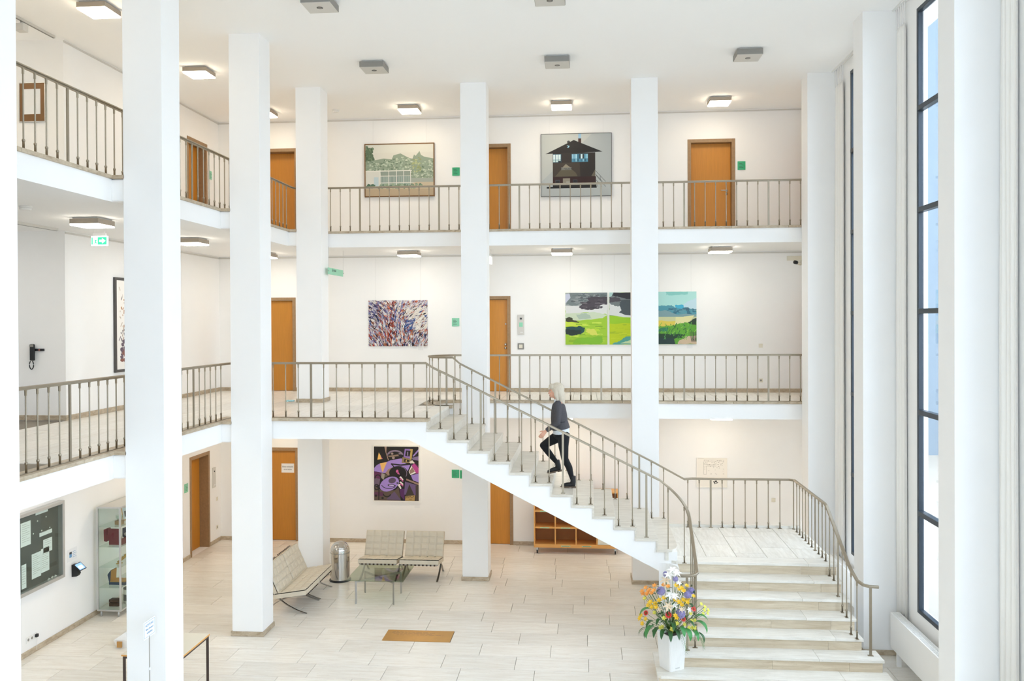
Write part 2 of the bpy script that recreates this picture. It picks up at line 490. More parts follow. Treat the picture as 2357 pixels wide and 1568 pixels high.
# stone lips along the edges, stone by stone
def lip_run(parent, axis, fixed, u0, u1, z, step=1.08):
    n = max(1, round(abs(u1 - u0) / step)); d = (u1 - u0) / n
    for i in range(n):
        a, b = u0 + i * d + 0.002, u0 + (i + 1) * d - 0.002
        m_ = MB()
        if axis == 'y': m_.box(fixed - 0.205, fixed + 0.03, min(a, b), max(a, b), z - LIP, z)
        elif axis == 'x': m_.box(min(a, b), max(a, b), fixed - 0.03, fixed + 0.205, z - LIP, z)
        m_.build('edge_slab', 'edge_stone', parent, bevel=0.004)
lip_run(floor1, 'y', XE, 5.2, 13.75, F1)
lip_run(floor1, 'x', 13.76, XE - 0.2, -2.56, F1)
lip_run(floor1, 'x', YE, -2.5, 5.0, F1)
lip_run(floor2, 'y', XE, 5.2, YE, F2)
lip_run(floor2, 'x', YE, XE, 5.0, F2)
MB().prism(arc(-2.5, 16.51, 0.43, 270, 90, 16) + list(reversed(arc(-2.5, 16.51, 0.665, 270, 90, 16))), F1 - LIP, F1).build('edge_slab', 'edge_stone', floor1, bevel=0.004)
MB().box(-2.86, -2.56, 13.96, 16.06, F1 - LIP, F1).build('edge_slab', 'step_stone', floor1, bevel=0.004)
# little bridges from slab to columns
for fl, zs, zt, ys in ((floor1, SOF1, F1, (6.951, Y1, Y2)), (floor2, SOF2, F2, (6.951, Y1, Y2, Y3))):
    for yy in ys:
        MB().box(XE - 0.01, XL + 0.01, yy + 0.03, yy + WY - 0.02, zs, zt - LIP).build('column_bridge', 'plaster', fl, bevel=0.02)
        MB().box(XE - 0.01, XL + 0.01, yy + 0.0, yy + WY, zt - LIP, zt - 0.001).build('edge_slab', 'edge_stone', fl)
    for xx in (X4, X5):
        MB().box(xx + 0.02, xx + WX - 0.02, Y3 + WY - 0.01, YE + 0.02, zs, zt - LIP).build('column_bridge', 'plaster', fl)
lay(floor1, XW, XE - 0.205, 9.2, YB, F1, 'y')
lay(floor1, XE - 0.205, -3.17, 13.97, YB, F1, 'y')
lay(floor1, -3.17, -2.86, 13.97, 15.92, F1, 'y')
lay(floor1, -3.17, 5.0, YE + 0.205, YB, F1, 'y')

# ---- baseboards in stone
def bb(name, boxes):
    root = struct(name)
    for b_ in boxes: MB().box(*b_).build('skirting_stone', 'edge_stone', root, bevel=0.003)
HB, TB = 0.085, 0.018
def spans(u0, u1, cuts):
    out = []; u = u0
    for a, b in sorted(cuts) + [(u1, u1)]:
        if a > u: out.append((u, a))
        u = max(u, b)
    return out
def pieces(sp, step=1.25):
    out = []
    for a, b in sp:
        n = max(1, round((b - a) / step))
        out += [(a + (b - a) * i / n + 0.0015, a + (b - a) * (i + 1) / n - 0.0015) for i in range(n)]
    return out
boxes = []
for z in (0, F1, F2):
    for a, b in pieces(spans(XW, 5.0, [(d[0], d[1]) for d in BACK_DOORS if d[2] == z])):
        boxes.append((a, b, YB - TB, YB, z, z + HB))
bb('baseboard_back', boxes)
boxes = []
for z, y0 in ((0, 9.0), (F1, 13.25), (F2, 13.25)):
    for a, b in pieces(spans(y0, YB - TB, [(d[0], d[1]) for d in LEFT_DOORS if d[2] == z])):
        boxes.append((XW, XW + TB, a, b, z, z + HB))
boxes.append((-11.2, XW + TB, 13.25 - TB, 13.25, F1, F1 + HB))
bb('baseboard_left', boxes)
# picture rails under the ceilings
mb = MB()
for z in (ZC, SOF2):
    mb.box(XW, 5.0, YB - 0.015, YB, z - 0.05, z - 0.02)
    mb.box(XW, XW + 0.015, 13.25, YB, z - 0.05, z - 0.02)
mb.build('trim_1', 'lamp_plate', kind='structure')

# ---- doors
door_no = [0]
def lever(parent, x, y, z, s=-1, name='handle'):
    m_ = MB()
    m_.lathe([(0.026, 0), (0.026, 0.01)], 16)
    for i, v in enumerate(m_.v): m_.v[i] = (x + v[0], y - v[2], z + v[1])
    n0 = len(m_.v)
    m_.tube([(x, y, z), (x, y - 0.05, z), (x + s * 0.02, y - 0.055, z), (x + s * 0.13, y - 0.055, z)], 0.010, 8)
    k = MB(); k.lathe([(0.024, 0), (0.024, 0.012), (0.010, 0.012), (0.010, 0.03)], 14)
    m_.add([(x + v[0], y - v[2], z - 0.075 + v[1]) for v in k.v], k.f, True)
    return m_.build(name, 'steel_brushed', parent)
def door(root, wdt, recess, casing=0.075, hl=None, leaf_mat='wood_door', jamb_w=None):
    """local frame: x along wall, y into the wall, z up; casing left corner at x=0"""
    h = DOOR_H
    for nm, b_ in (('jamb', (0, casing)), ('jamb', (wdt - casing, wdt))):
        MB().box(b_[0], b_[1], -0.012, recess + 0.06, 0, h).build(nm, 'casing_stone', root, bevel=0.004)
    MB().box(casing, wdt - casing, -0.012, recess + 0.06, h - casing, h).build('lintel', 'casing_stone', root, bevel=0.004)
    leaf = MB().box(casing + 0.004, wdt - casing - 0.004, recess, recess + 0.045, 0.008, h - casing - 0.004).build('door_leaf', leaf_mat, root, bevel=0.003)
    MB().box(0, wdt, recess + 0.05, recess + 0.09, 0, h).build('backing', 'wood_board', root)
    if hl: lever(leaf, hl[0], recess, hl[1], hl[2])
    return leaf
SPEC = [(0.20, None), (0.16, (0.12, 1.03, 1)), (0.13, (0.86, 1.03, -1)), (0.05, None), (0.05, None), (0.05, (0.14, 1.03, 1)), (0.05, None)]
BD = []
for (a, b, z), (rec, hl) in zip(BACK_DOORS, SPEC):
    door_no[0] += 1
    root = struct('door_%d' % door_no[0], (a, YB, z))
    BD.append((root, door(root, b - a, rec, hl=hl)))
for (a, b, z) in LEFT_DOORS:
    door_no[0] += 1
    root = struct('door_%d' % door_no[0], (XW, a, z), math.pi / 2)
    leaf = door(root, b - a, 0.20, hl=None)
    if z == 0:
        lever(leaf, 0.30, 0.20, 1.03, -1)
        MB().box(0.36, 0.385, 0.185, 0.20, 0.01, DOOR_H - 0.08).build('meeting_strip', 'black_plastic', root)
    else:
        MB().box(0.20, 0.225, 0.185, 0.20, 0.01, DOOR_H - 0.08).build('meeting_strip', 'black_plastic', root)
# lock fittings on the middle-floor door beside the intercom
lf = BD[4][1]
for zz, rr in ((1.06, 0.028), (0.98, 0.026)):
    k = MB().lathe([(rr, 0), (rr, 0.012), (rr * 0.6, 0.03)], 16)
    MB().add([(0.90 + v[0], 0.05 - v[2], zz + v[1]) for v in k.v], k.f, True).build('knob', 'steel_brushed', lf)
k = MB().lathe([(0.018, 0), (0.018, 0.008), (0.010, 0.010)], 14)
MB().add([(0.905 + v[0], 0.05 - v[2], 1.52 + v[1]) for v in k.v], k.f, True).build('lock_cylinder', 'steel_brushed', lf)
# paper notice on the ground-floor door behind the lounge
pn = BD[5][1]
notice = thing('paper_notice', 'white paper notice with two lines of text taped to the orange wooden door', 'notice', (-6.855, YB + 0.046, 1.67))
MB().box(-0.15, 0.15, 0, 0.002, -0.105, 0.105).build('sheet', 'paper', notice)
text_part('Bitte einzeln', 0.052, 'lettering', 'ink', notice, (0, -0.001, 0.015))
text_part('eintreten', 0.052, 'lettering', 'ink', notice, (0, -0.001, -0.045))
# wooden door casings at the right end of the galleries
for i, z in enumerate((F2, F1)):
    door_no[0] += 1
    root = struct('door_%d' % door_no[0], (0, 0, z))
    MB().box(4.56, 4.66, 18.36, 18.55, 0, 2.12).build('jamb', 'wood_door', root, bevel=0.004)
    MB().box(4.665, 5.0, 18.34, 18.40, 0, 2.12).build('door_leaf', 'wood_door', root, bevel=0.004)

# ---- windows
for i, (a, b) in enumerate(WINS):
    root = struct('window_%d' % (i + 1))
    x0, x1 = XWIN - 0.012, XWIN + 0.06
    fw_ = 0.06
    def bar(y0, y1, z0, z1, nm='frame_bar', xa=x0, xb=x1): MB().box(xa, xb, y0, y1, z0, z1).build(nm, 'window_frame', root, bevel=0.004)
    bar(a, a + fw_, WZ0, WZ1); bar(b - fw_, b, WZ0, WZ1)
    bar(a + fw_, b - fw_, WZ0, WZ0 + fw_); bar(a + fw_, b - fw_, WZ1 - fw_, WZ1)
    zs = [WZ0 + (WZ1 - WZ0) * k / 6 for k in range(7)]
    for z in zs[1:-1]: bar(a + fw_, b - fw_, z - 0.035, z + 0.035, 'transom', x0 - 0.02, x1)
    for k in range(6):
        MB().box(x0 + 0.03, x0 + 0.038, a + fw_ - 0.005, b - fw_ + 0.005, zs[k] + 0.03, zs[k + 1] - 0.03).build('pane', 'window_glass', root)

for i, (a, b) in enumerate(SWINS):
    root = struct('window_%d' % (len(WINS) + i + 1))
    for q in ((a, a + 0.06, WZ0, WZ1), (b - 0.06, b, WZ0, WZ1), (a + .06, b - .06, WZ0, WZ0 + .06), (a + .06, b - .06, WZ1 - .06, WZ1), ((a + b) / 2 - .03, (a + b) / 2 + .03, WZ0 + .06, WZ1 - .06)):
        MB().box(q[0], q[1], YS - 0.06, YS + 0.012, q[2], q[3]).build('frame_bar', 'window_frame', root)
    MB().box(a + .06, b - .06, YS - 0.03, YS - 0.022, WZ0 + .06, WZ1 - .06).build('pane', 'window_glass', root)

# ================================================================== COLUMNS
def column(x, y, w_, d, label, skirt=True, z1=ZC, top=None):
    t = thing('column', label, 'column', (x, y, 0), group='white columns of the hall')
    MB().box(0, w_, 0, d, 0, z1).build('shaft', 'plaster', t, bevel=0.004)
    if skirt:
        s = 0.02; h = 0.075
        MB().box(-s, w_ + s, -s, d + s, 0, h).build('skirting', 'edge_stone', t, bevel=0.003)
        if top:
            for z in top: MB().box(-s, w_ + s, -s, d + s, z, z + h).build('skirting', 'edge_stone', t, bevel=0.003)
    return t
column(XL, 6.951, WX, WY, 'nearest white column, cut by the left edge of the picture')
column(XL, Y1, WX, WY, 'broad white column at left with a small sign stand before it')
column(XL, Y2, WX, WY, 'white column between the side table and the pale tufted chairs')
column(XL, Y3, WX, WY, 'white corner column behind the steel bin, left of the abstract paintings', top=(F1,))
column(X4, Y3, WX, WY, 'white column right of the two tufted chairs, beside the top of the stairs')
column(X5, Y3, WX, WY, 'white column rising behind the stairs, between the green landscape paintings')
t = thing('wall_pier', 'white corner pier at the right end of the back galleries', 'pier', (XR, Y3, 0), group='white piers of the window wall')
MB().box(0, 0.85, 0, PIER_D, 0, ZC).build('shaft', 'plaster', t, bevel=0.004)
for py, lb in ((PIERS[1], 'white window pier beside the foot of the stairs'), (PIERS[2], 'nearest white window pier, right of the tall window')):
    t = thing('wall_pier', lb, 'pier', (XR, py, 0), group='white piers of the window wall')
    MB().box(0, XWIN - XR, 0, PIER_D, 0, ZC).build('shaft', 'plaster', t, bevel=0.004)
    MB().box(-0.02, XWIN - XR, -0.02, PIER_D + 0.02, 0, 0.075).build('skirting', 'edge_stone', t, bevel=0.003)

# ================================================================== STAIRS
X0, RUN = -2.565, 0.3365
SN, SF = 13.76, 16.05           # near and far side of the upper flight
st = thing('staircase', 'pale stone staircase with white sides turning at a landing up to the middle floor', 'staircase', (0, 0, 0))
nx = [X0 + RUN * k for k in range(13)]
nz = [F1 - RISE * k for k in range(14)]
# white body of the upper flight (side profile extruded across the flight)
prof = [(-3.0, SOF1)]
prof += [(-2.89, SOF1), (1.15, 1.04), (1.45, 0.90), (1.45, ZL - 0.04)]
for k in range(12, -1, -1):
    prof.append((nx[k] - 0.03, nz[k + 1] - 0.04)); prof.append((nx[k] - 0.03, nz[k] - 0.04))
prof.append((-3.0, F1 - LIP))
mxz = Matrix(((1, 0, 0, 0), (0, 0, -1, 0), (0, 1, 0, 0), (0, 0, 0, 1)))   # (x, z, -y)
MB().prism(prof, -(SF - 0.02), -(SN + 0.025), mxz).build('flight_body', 'plaster', st)
# rounded inner corner to the lower flight
MB().prism([(1.44, 13.79), (1.15, 13.79)] + arc(1.15, 13.50, 0.285, 90, 0, 8) + [(1.44, 13.5)], 0.0, ZL - 0.04, smooth=False).build('corner_body', 'plaster', st)
for k in range(1, 13):
    xa, xb = nx[k - 1] - 0.03, nx[k]
    if k < 12:
        MB().box(xa, xb, SN, SF, nz[k] - 0.04, nz[k]).build('tread', 'tread_stone', st, bevel=0.005)
    else:
        MB().prism([(xa, SN), (1.28, SN), (1.36, SN + 0.03), (1.43, SN + 0.12), (xb, SN + 0.32), (xb, SF), (xa, SF)], nz[k] - 0.04, nz[k]).build('tread', 'tread_stone', st, bevel=0.005)
for k in range(13):
    if k < 12: MB().box(nx[k] - 0.03, nx[k] - 0.008, SN + 0.012, SF, nz[k + 1], nz[k] - 0.04).build('riser', 'tread_stone', st)
    else: MB().prism([(1.25, SN + 0.012), (1.30, SN + 0.02), (1.39, SN + 0.10), (1.455, SN + 0.32), (1.455, SF), (1.43, SF), (1.43, SN + 0.33), (1.37, SN + 0.12), (1.25, SN + 0.035)], nz[13], nz[12] - 0.04).build('riser', 'step_stone', st)
# landing and lower flight
LY = [13.735 - 0.3228 * j for j in range(7)]      # nosing positions
LZ = [ZL - RISE * j for j in range(7)]
LX = [(1.40, 3.90)] * 5 + [(1.33, 4.08), (0.96, 4.12)]
LX[0] = (1.40, 3.92)
MB().box(1.44, 3.88, 13.76, 16.10, 0, ZL - 0.04).build('landing_body', 'plaster', st)
for j in range(1, 7):
    a, b = LX[j]
    MB().box(a + 0.025, b - 0.025, LY[j] + 0.04, LY[j - 1] + 0.1, 0, LZ[j] - 0.04).build('step_body', 'plaster', st)
def split(a, b, n):
    c = sorted(a + (b - a) * ((i + random.uniform(0.3, 0.7)) / n) for i in range(1, n)) if n > 1 else []
    e = [a] + c + [b]
    return [(e[i] + (0.0012 if i else 0), e[i + 1] - (0.0012 if i < len(e) - 2 else 0)) for i in range(len(e) - 1)]
for j in range(1, 7):
    for a, b in split(*LX[j], 2):
        if j == 6 and a == LX[6][0]:
            poly = [(a + 0.05, LY[6]), (b, LY[6]), (b, LY[5] + 0.05), (a, LY[5] + 0.55), (a, LY[6] + 0.05)]
            poly = [(a + 0.05, LY[6]), (b, LY[6]), (b, LY[5] + 0.05), (1.34, LY[5] + 0.05), (1.34, 12.66), (a, 12.66), (a, LY[6] + 0.05)]
            MB().prism(poly, LZ[j] - 0.04, LZ[j]).build('tread', 'step_stone', st, bevel=0.005)
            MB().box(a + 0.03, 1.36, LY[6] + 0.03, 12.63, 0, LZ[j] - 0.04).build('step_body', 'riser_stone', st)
        else:
            MB().box(a, b, LY[j], LY[j - 1] + 0.05, LZ[j] - 0.04, LZ[j]).build('tread', 'step_stone', st, bevel=0.005)
for j in range(0, 7):
    a, b = LX[j]
    for p, q in split(a + 0.022, b - 0.022, 3 if j % 2 else 2):
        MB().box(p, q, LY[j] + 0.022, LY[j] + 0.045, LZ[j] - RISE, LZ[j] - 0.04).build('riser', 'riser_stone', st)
for p, q in split(1.45, 3.92, 2):
    MB().box(p, q, LY[0], 14.06, ZL - 0.04, ZL).build('tread', 'step_stone', st, bevel=0.005)
MB().prism([(1.45, 14.06), (1.45, 13.735), (1.42, 13.735), (1.33, 13.80), (1.30, 13.87), (1.42, 14.0)][::-1], ZL - 0.04, ZL).build('tread', 'step_stone', st, bevel=0.004)
lay(st, 1.45, 3.88, 14.06, 16.06, ZL, 'y', material='step_stone')
MB().box(1.44, 3.92, 16.06, 16.12, ZL - 0.04, ZL + 0.045).build('curb', 'step_stone', st, bevel=0.004)
MB().box(3.86, 3.92, 13.74, 16.06, ZL - 0.04, ZL + 0.004).build('curb', 'step_stone', st, bevel=0.004)

# ================================================================== RAILINGS
BAL = {}
def baluster_mesh(h, post):
    key = (round(h, 2), post)
    if key in BAL: return BAL[key]
    h = key[0]; m_ = MB()
    if post:
        m_.box(-0.017, 0.017, -0.008, 0.008, 0, h)
        m_.box(-0.035, 0.035, -0.022, 0.022, 0, 0.008)
    else:
        m_.lathe([(0.0085, 0.10), (0.0085, h - 0.05)], 8, cap=False)
        m_.lathe([(0.0125, 0.008), (0.0125, 0.092), (0.0165, 0.096), (0.0165, 0.115), (0.009, 0.122)], 8)
        m_.lathe([(0.0085, h - 0.065), (0.0125, h - 0.06), (0.0125, h - 0.012), (0.02, h)], 8, cap=False)
        m_.box(-0.034, 0.034, -0.018, 0.018, 0, 0.008)
    me = m_.mesh('post' if post else 'baluster'); me.materials.append(MATS['bronze'])
    BAL[key] = me
    return me
PROF_TOP = [(-0.026, 0.0), (-0.026, 0.012), (-0.018, 0.020), (0.018, 0.020), (0.026, 0.012), (0.026, 0.0)]
PROF_UND = [(-0.011, -0.018), (-0.011, 0.001), (0.011, 0.001), (0.011, -0.018)]
PROF_BASE = [(-0.02, 0.0), (-0.02, 0.007), (0.02, 0.007), (0.02, 0.0)]
def railing(label, top, bals, bases=()):
    """top: centre line of the handrail underside; bals: (x, y, z_foot, z_top, is_post, angle)"""
    t = thing('railing', label, 'railing', tuple(top[0][:2]) + (top[0][2] - 0.9,))
    off = Vector(t.location)
    mv = lambda ps: [Vector(p) - off for p in ps]
    MB().sweep(mv(top), PROF_TOP).build('handrail', 'bronze', t)
    MB().sweep(mv([(p[0], p[1], p[2] - 0.0) for p in top]), PROF_UND).build('handrail_channel', 'bronze', t)
    for bs in bases: MB().sweep(mv(bs), PROF_BASE).build('base_bar', 'bronze', t)
    for (x, y, z0, z1, post, ang) in bals:
        o = link('post' if post else 'baluster', baluster_mesh(z1 - z0 - 0.016, post), t, Vector((x, y, z0)) - off)
        o.rotation_euler = (0, 0, ang)
    return t
def every(u0, step, lo, hi, n):
    """positions u0 + k*step inside lo..hi, post when k % n == 0"""
    k0 = math.ceil((lo - u0) / step); out = []
    k = k0
    while u0 + k * step <= hi:
        out.append((u0 + k * step, k % n == 0)); k += 1
    return out
SB = 0.2027; SLF = 0.1944
RX, RY = XE - 0.06, YE + 0.06
H1, H2 = F1 + 0.905, F2 + 0.885
# top floor: left gallery, turning the corner, back gallery
c2 = [(p[0], p[1]) for p in arc(RX + 0.22, RY - 0.22, 0.22, 180, 90, 8)]
top = [(RX, 5.2, H2)] + [(x, y, H2) for x, y in c2] + [(5.0, RY, H2)]
b_ = [(RX, u, F2, H2, p, math.pi / 2) for u, p in every(9.35, SLF, 5.3, 16.65, 8)]
b_ += [(u, RY, F2, H2, p, 0) for u, p in every(-4.552, SB, -5.55, 4.95, 8)]
railing('bronze handrail with thin balusters along the top floor galleries', top, b_, [[(x, y, F2) for x, y, z in top]])
# middle floor: left gallery, platform, down the near side of both flights to the scroll
c1 = arc(RX + 0.2, 13.66, 0.2, 180, 90, 6)
def zu(x): return 4.005 - 0.4927 * (x + 1.936)
def zlow(y): return 2.06 - 0.534 * (13.65 - y)
top = [(RX, 5.2, H1)] + [(x, y, H1) for x, y in c1] + [(-2.62, 13.86, H1)]
top += [(-2.5, 13.86, zu(-2.5) - 0.004)] + [(x, 13.86, zu(x)) for x in (-2.2, -1.0, 0.0, 1.0)]
curve = arc(1.18, 13.46, 0.40, 90, 0, 10)
za, zb = zu(1.18), zlow(13.46)
for i, (x, y) in enumerate(curve): top.append((x + 0.015 * i / 10, y, za + (zb - za) * (i / 10)))
top += [(1.592, 13.0, zlow(13.0)), (1.585, 12.6, zlow(12.6)), (1.58, 12.48, zlow(12.48) + 0.012)]
for i, (x, y) in enumerate(arc(1.44, 12.44, 0.14, 0, -90, 6)): top.append((x, y, 1.425 - 0.02 * math.sin(i / 6 * 1.5)))
top += [(1.36, 12.295, 1.404), (1.30, 12.30, 1.404)]
b_ = [(RX, u, F1, H1, p, math.pi / 2) for u, p in every(9.35, SLF, 5.3, 13.55, 8)]
b_ += [(u, 13.86, F1, H1, p, 0) for u, p in every(-4.55, 0.2163, -5.6, -2.58, 7)]
def tread_z(x):
    for k in range(13):
        if x < nx[k]: return nz[k]
    return ZL
b_ += [(u, 13.86, tread_z(u), zu(u), p, 0) for u, p in every(-1.713, 0.2228, -2.4, 1.06, 6)]
for i in (2, 7):
    x, y = curve[i]; b_.append((x, y, ZL if i > 1 else nz[12], za + (zb - za) * i / 10, False, 0))
def low_z(y):
    for j in range(7):
        if y > LY[j]: return LZ[j]
    return 0
for k, y in enumerate((13.25, 13.04, 12.83, 12.62)):
    b_.append((1.59, y, low_z(y), zlow(y), k == 1, math.pi / 2))
b_.append((1.545, 12.40, low_z(12.40), 1.42, False, 0))
b_.append((1.42, 12.30, LZ[5], 1.405, True, 0))
railing('bronze railing of the left middle gallery, descending the stairs to a scroll by the flowers', top, b_,
        [[(RX, 5.2, F1)] + [(x, y, F1) for x, y in c1] + [(-2.56, 13.86, F1)]])
# middle floor back gallery, round the stair well, down the far side, landing, right side of lower flight
def zf(x): return 4.125 - 0.506 * (x + 2.138)
wr = 0.54
wl = arc(-2.5, 16.49, wr, 90, 270, 14)
HLD = ZL + 0.90
top = [(5.0, RY, H1), (-2.3, RY, H1)] + [(x, y, H1) for x, y in wl[0:]]
yf = wl[-1][1]
top += [(x, yf, zf(x)) for x in (-2.36, -1.5, 0, 1.2)] + [(1.80, 15.96, HLD), (1.95, 16.02, HLD), (3.70, 16.02, HLD), (3.78, 15.94, HLD), (3.78, 13.98, HLD)]
def zr(y): return HLD - 0.534 * (13.90 - y)
top += [(3.78, 13.86, zr(13.86) + 0.002), (3.78, 12.75, zr(12.75)), (3.785, 12.58, zr(12.58) + 0.02), (3.81, 12.44, 1.345), (3.86, 12.34, 1.318), (3.93, 12.29, 1.312), (4.05, 12.27, 1.312)]
b_ = [(u, RY, F1, H1, p, 0) for u, p in every(-1.318, SB, -2.35, 4.95, 8)]
for k in (1, 4, 7, 10, 13):
    x, y = wl[k]; b_.append((x, y, F1, H1, k == 13, 0))
b_ += [(u, yf, tread_z(u), zf(u), p, 0) for u, p in every(-1.693, 0.2225, -2.4, 1.6, 6)]
b_ += [(u, 16.02, ZL, HLD, p, 0) for u, p in every(2.287, 0.208, 1.86, 3.6, 7)]
b_.append((3.775, 16.0, ZL, HLD, True, math.pi / 2))
for y, p in ((15.78, 0), (15.575, 0), (15.37, 0), (15.165, 0), (14.96, 0), (14.755, 0), (14.55, 1), (14.33, 0), (14.12, 0), (13.92, 0), (13.70, 0), (13.475, 0), (13.25, 1), (13.04, 0), (12.83, 0), (12.62, 0), (12.45, 0)):
    z = HLD if y > 13.88 else (zr(y) if y > 12.5 else 1.35)
    b_.append((3.78 if y > 12.5 else 3.81, y, ZL if y > LY[0] else low_z(y), z, bool(p), math.pi / 2))
b_.append((3.945, 12.29, low_z(12.29), 1.312, True, 0))
railing('bronze railing of the middle back gallery, descending behind the stairs and round the landing', top, b_,
        [[(5.0, RY, F1), (-2.3, RY, F1)] + [(x, y, F1) for x, y in wl]])

# ================================================================== CEILING LAMPS
LW = 0.215
def lamp(x, y, z, lit, label, group):
    t = thing('ceiling_lamp', label, 'lamp', (x, y, z), group=group)
    hm = 'lamp_housing' if lit else 'lamp_grey'
    MB().box(-LW + 0.03, LW - 0.03, -LW + 0.03, LW - 0.03, -0.022, 0).build('mount', 'aluminium', t)
    if lit:
        MB().box(-LW, LW, -LW, LW, -0.095, -0.022).build('housing', hm, t, bevel=0.004)
        MB().box(-LW + 0.003, LW - 0.003, -LW + 0.003, LW - 0.003, -0.118, -0.095).build('diffuser', 'lamp_light_mid' if z == SOF2 else 'lamp_light', t, bevel=0.004)
    else:
        MB().box(-LW, LW, -LW, LW, -0.118, -0.022).build('housing', hm, t, bevel=0.004)
        MB().box(-LW + 0.006, LW - 0.006, -LW + 0.006, LW - 0.006, -0.123, -0.118).build('cover_plate', 'lamp_plate', t)
        MB().lathe([(0.045, -0.126), (0.045, -0.123)], 20).build('sensor', 'black_plastic', t)
        MB().lathe([(0.03, -0.129), (0.035, -0.126)], 16).build('sensor_lens', 'lamp_grey', t)
GA, GB = 'unlit square lamps on the hall ceiling', 'lit square lamps over the galleries'
for x, y, lb in ((-3.77, 11.98, 'unlit grey square lamp on the hall ceiling, cut by the top edge left of centre'),
                 (-3.75, 15.06, 'unlit grey square lamp on the hall ceiling above the pale landscape painting'),
                 (-0.48, 15.08, 'unlit grey square lamp on the hall ceiling above the dark house painting'),
                 (2.79, 15.0, 'unlit grey square lamp on the hall ceiling nearest the windows'),
                 (-0.485, 12.03, 'unlit grey square lamp just cut by the top edge above the dark house painting')):
    lamp(x, y, ZC, False, lb, GA)
for x, y, lb in ((-7.03, 11.9, 'lit square lamp over the top left gallery, nearest the camera'),
                 (-7.0, 15.07, 'lit square lamp over the top left gallery, between the first two columns'),
                 (-6.96, 18.16, 'lit square lamp in the top back corner, half hidden by a column'),
                 (-3.75, 18.14, 'lit square lamp on the top floor above the pale landscape painting'),
                 (-0.49, 18.14, 'lit square lamp on the top floor above the dark house painting'),
                 (2.79, 18.15, 'lit square lamp on the top floor above the single amber door')):
    lamp(x, y, ZC, True, lb, GB)
for x, y, lb in ((-7.07, 11.76, 'lit square lamp over the middle left gallery above the green exit sign'),
                 (-7.0, 14.75, 'lit square lamp over the middle left gallery, between the first two columns'),
                 (-6.96, 18.1, 'lit square lamp over the middle back corner, hidden behind the columns'),
                 (-3.75, 18.03, 'lit square lamp on the middle floor above the colourful abstract canvas'),
                 (-0.49, 17.96, 'lit square lamp on the middle floor above the dark-clouded landscape canvas'),
                 (2.77, 17.96, 'lit square lamp on the middle floor right of the blue-sky landscape canvas')):
    lamp(x, y, SOF2, True, lb, GB)
for z, nm in ((ZC, 'top'), (SOF2, 'middle')):
    lamp(-9.9, 11.4, z, True, 'lit square lamp in the side corridor left of the %s gallery' % nm, GB)
    lamp(-7.05, 8.7, z, True, 'lit square lamp over the %s left gallery, out of the picture beside the nearest column' % nm, GB)
for x, y, lb in ((-7.0, 11.8, 'lit square lamp under the middle left gallery near the notice board'),
                 (-7.0, 14.9, 'lit square lamp under the middle left gallery near the glass cabinet'),
                 (-6.9, 18.05, 'lit square lamp under the gallery in the ground floor corner'),
                 (-3.75, 18.05, 'lit square lamp on the ground floor above the purple abstract painting'),
                 (-0.49, 18.0, 'lit square lamp on the ground floor above the wooden pigeonhole unit'),
                 (2.77, 18.0, 'lit square lamp under the gallery above the framed floor plan')):
    lamp(x, y, SOF1, True, lb, GB)

# ================================================================== CURTAINS, RADIATORS
def curtain(y_far, y_near, label, seed, zb=0.3):
    """bunched curtain hanging from a ceiling track: folded sheet with thickness, gathered at the top"""
    rnd = random.Random(seed)
    t = thing('curtain', label, 'curtain', (4.612, (y_far + y_near) / 2, zb), group='white curtains at the tall windows')
    n = 44; L = y_far - y_near; levels = [zb, 2.5, 5.0, 7.5, 8.9, 9.25, 9.33]
    ph = [rnd.uniform(0.75, 1.25) for _ in range(12)]
    vs = []; fs = []
    for li, z in enumerate(levels):
        sq = 1.0 if li < 3 else (0.95, 0.88, 0.84, 0.80)[li - 3]
        for i in range(n):
            u = i / (n - 1)
            a = u * 7.5 * math.pi
            y = (y_near - y_far) * (u - 0.5) * sq - (1 - sq) * 0.5 * (y_near - y_far) * -0.3
            x = 0.026 * math.sin(a) * ph[int(u * 11)] * (1 - 0.06 * li) + 0.004 * math.sin(z * 0.8 + u * 9)
            if li == len(levels) - 1: x *= 0.6
            vs.append((x, y + 0.012 * math.sin(z * 0.6 + u * 5), z - zb))
    for li in range(len(levels) - 1):
        for i in range(n - 1):
            k = li * n + i
            fs.append((k, k + 1, k + n + 1, k + n))
    o = MB().add(vs, fs, True).build('fabric', 'curtain', t)
    so = o.modifiers.new('thickness', 'SOLIDIFY'); so.thickness = 0.006
    m_ = MB()
    for i in range(5):
        y = (y_near - y_far) * (i / 4 - 0.5) * 0.74
        m_.box(-0.008, 0.008, y - 0.006, y + 0.006, 9.33 - zb, 9.64 - zb)
    m_.build('hanger', 'white_plastic', t)
curtain(16.36, 15.76, 'white curtain gathered beside the farthest window, next to the corner pier', 1, 0.25)
curtain(13.20, 12.80, 'white curtain gathered behind the pier at the foot of the stairs', 2)
curtain(10.0, 9.58, 'white curtain at the right edge of the picture', 3)
for x in (4.585, 4.635):
    MB().box(x - 0.008, x + 0.008, 7.5, 16.4, ZC - 0.02, ZC).build('trim_2', 'white_plastic', kind='structure')
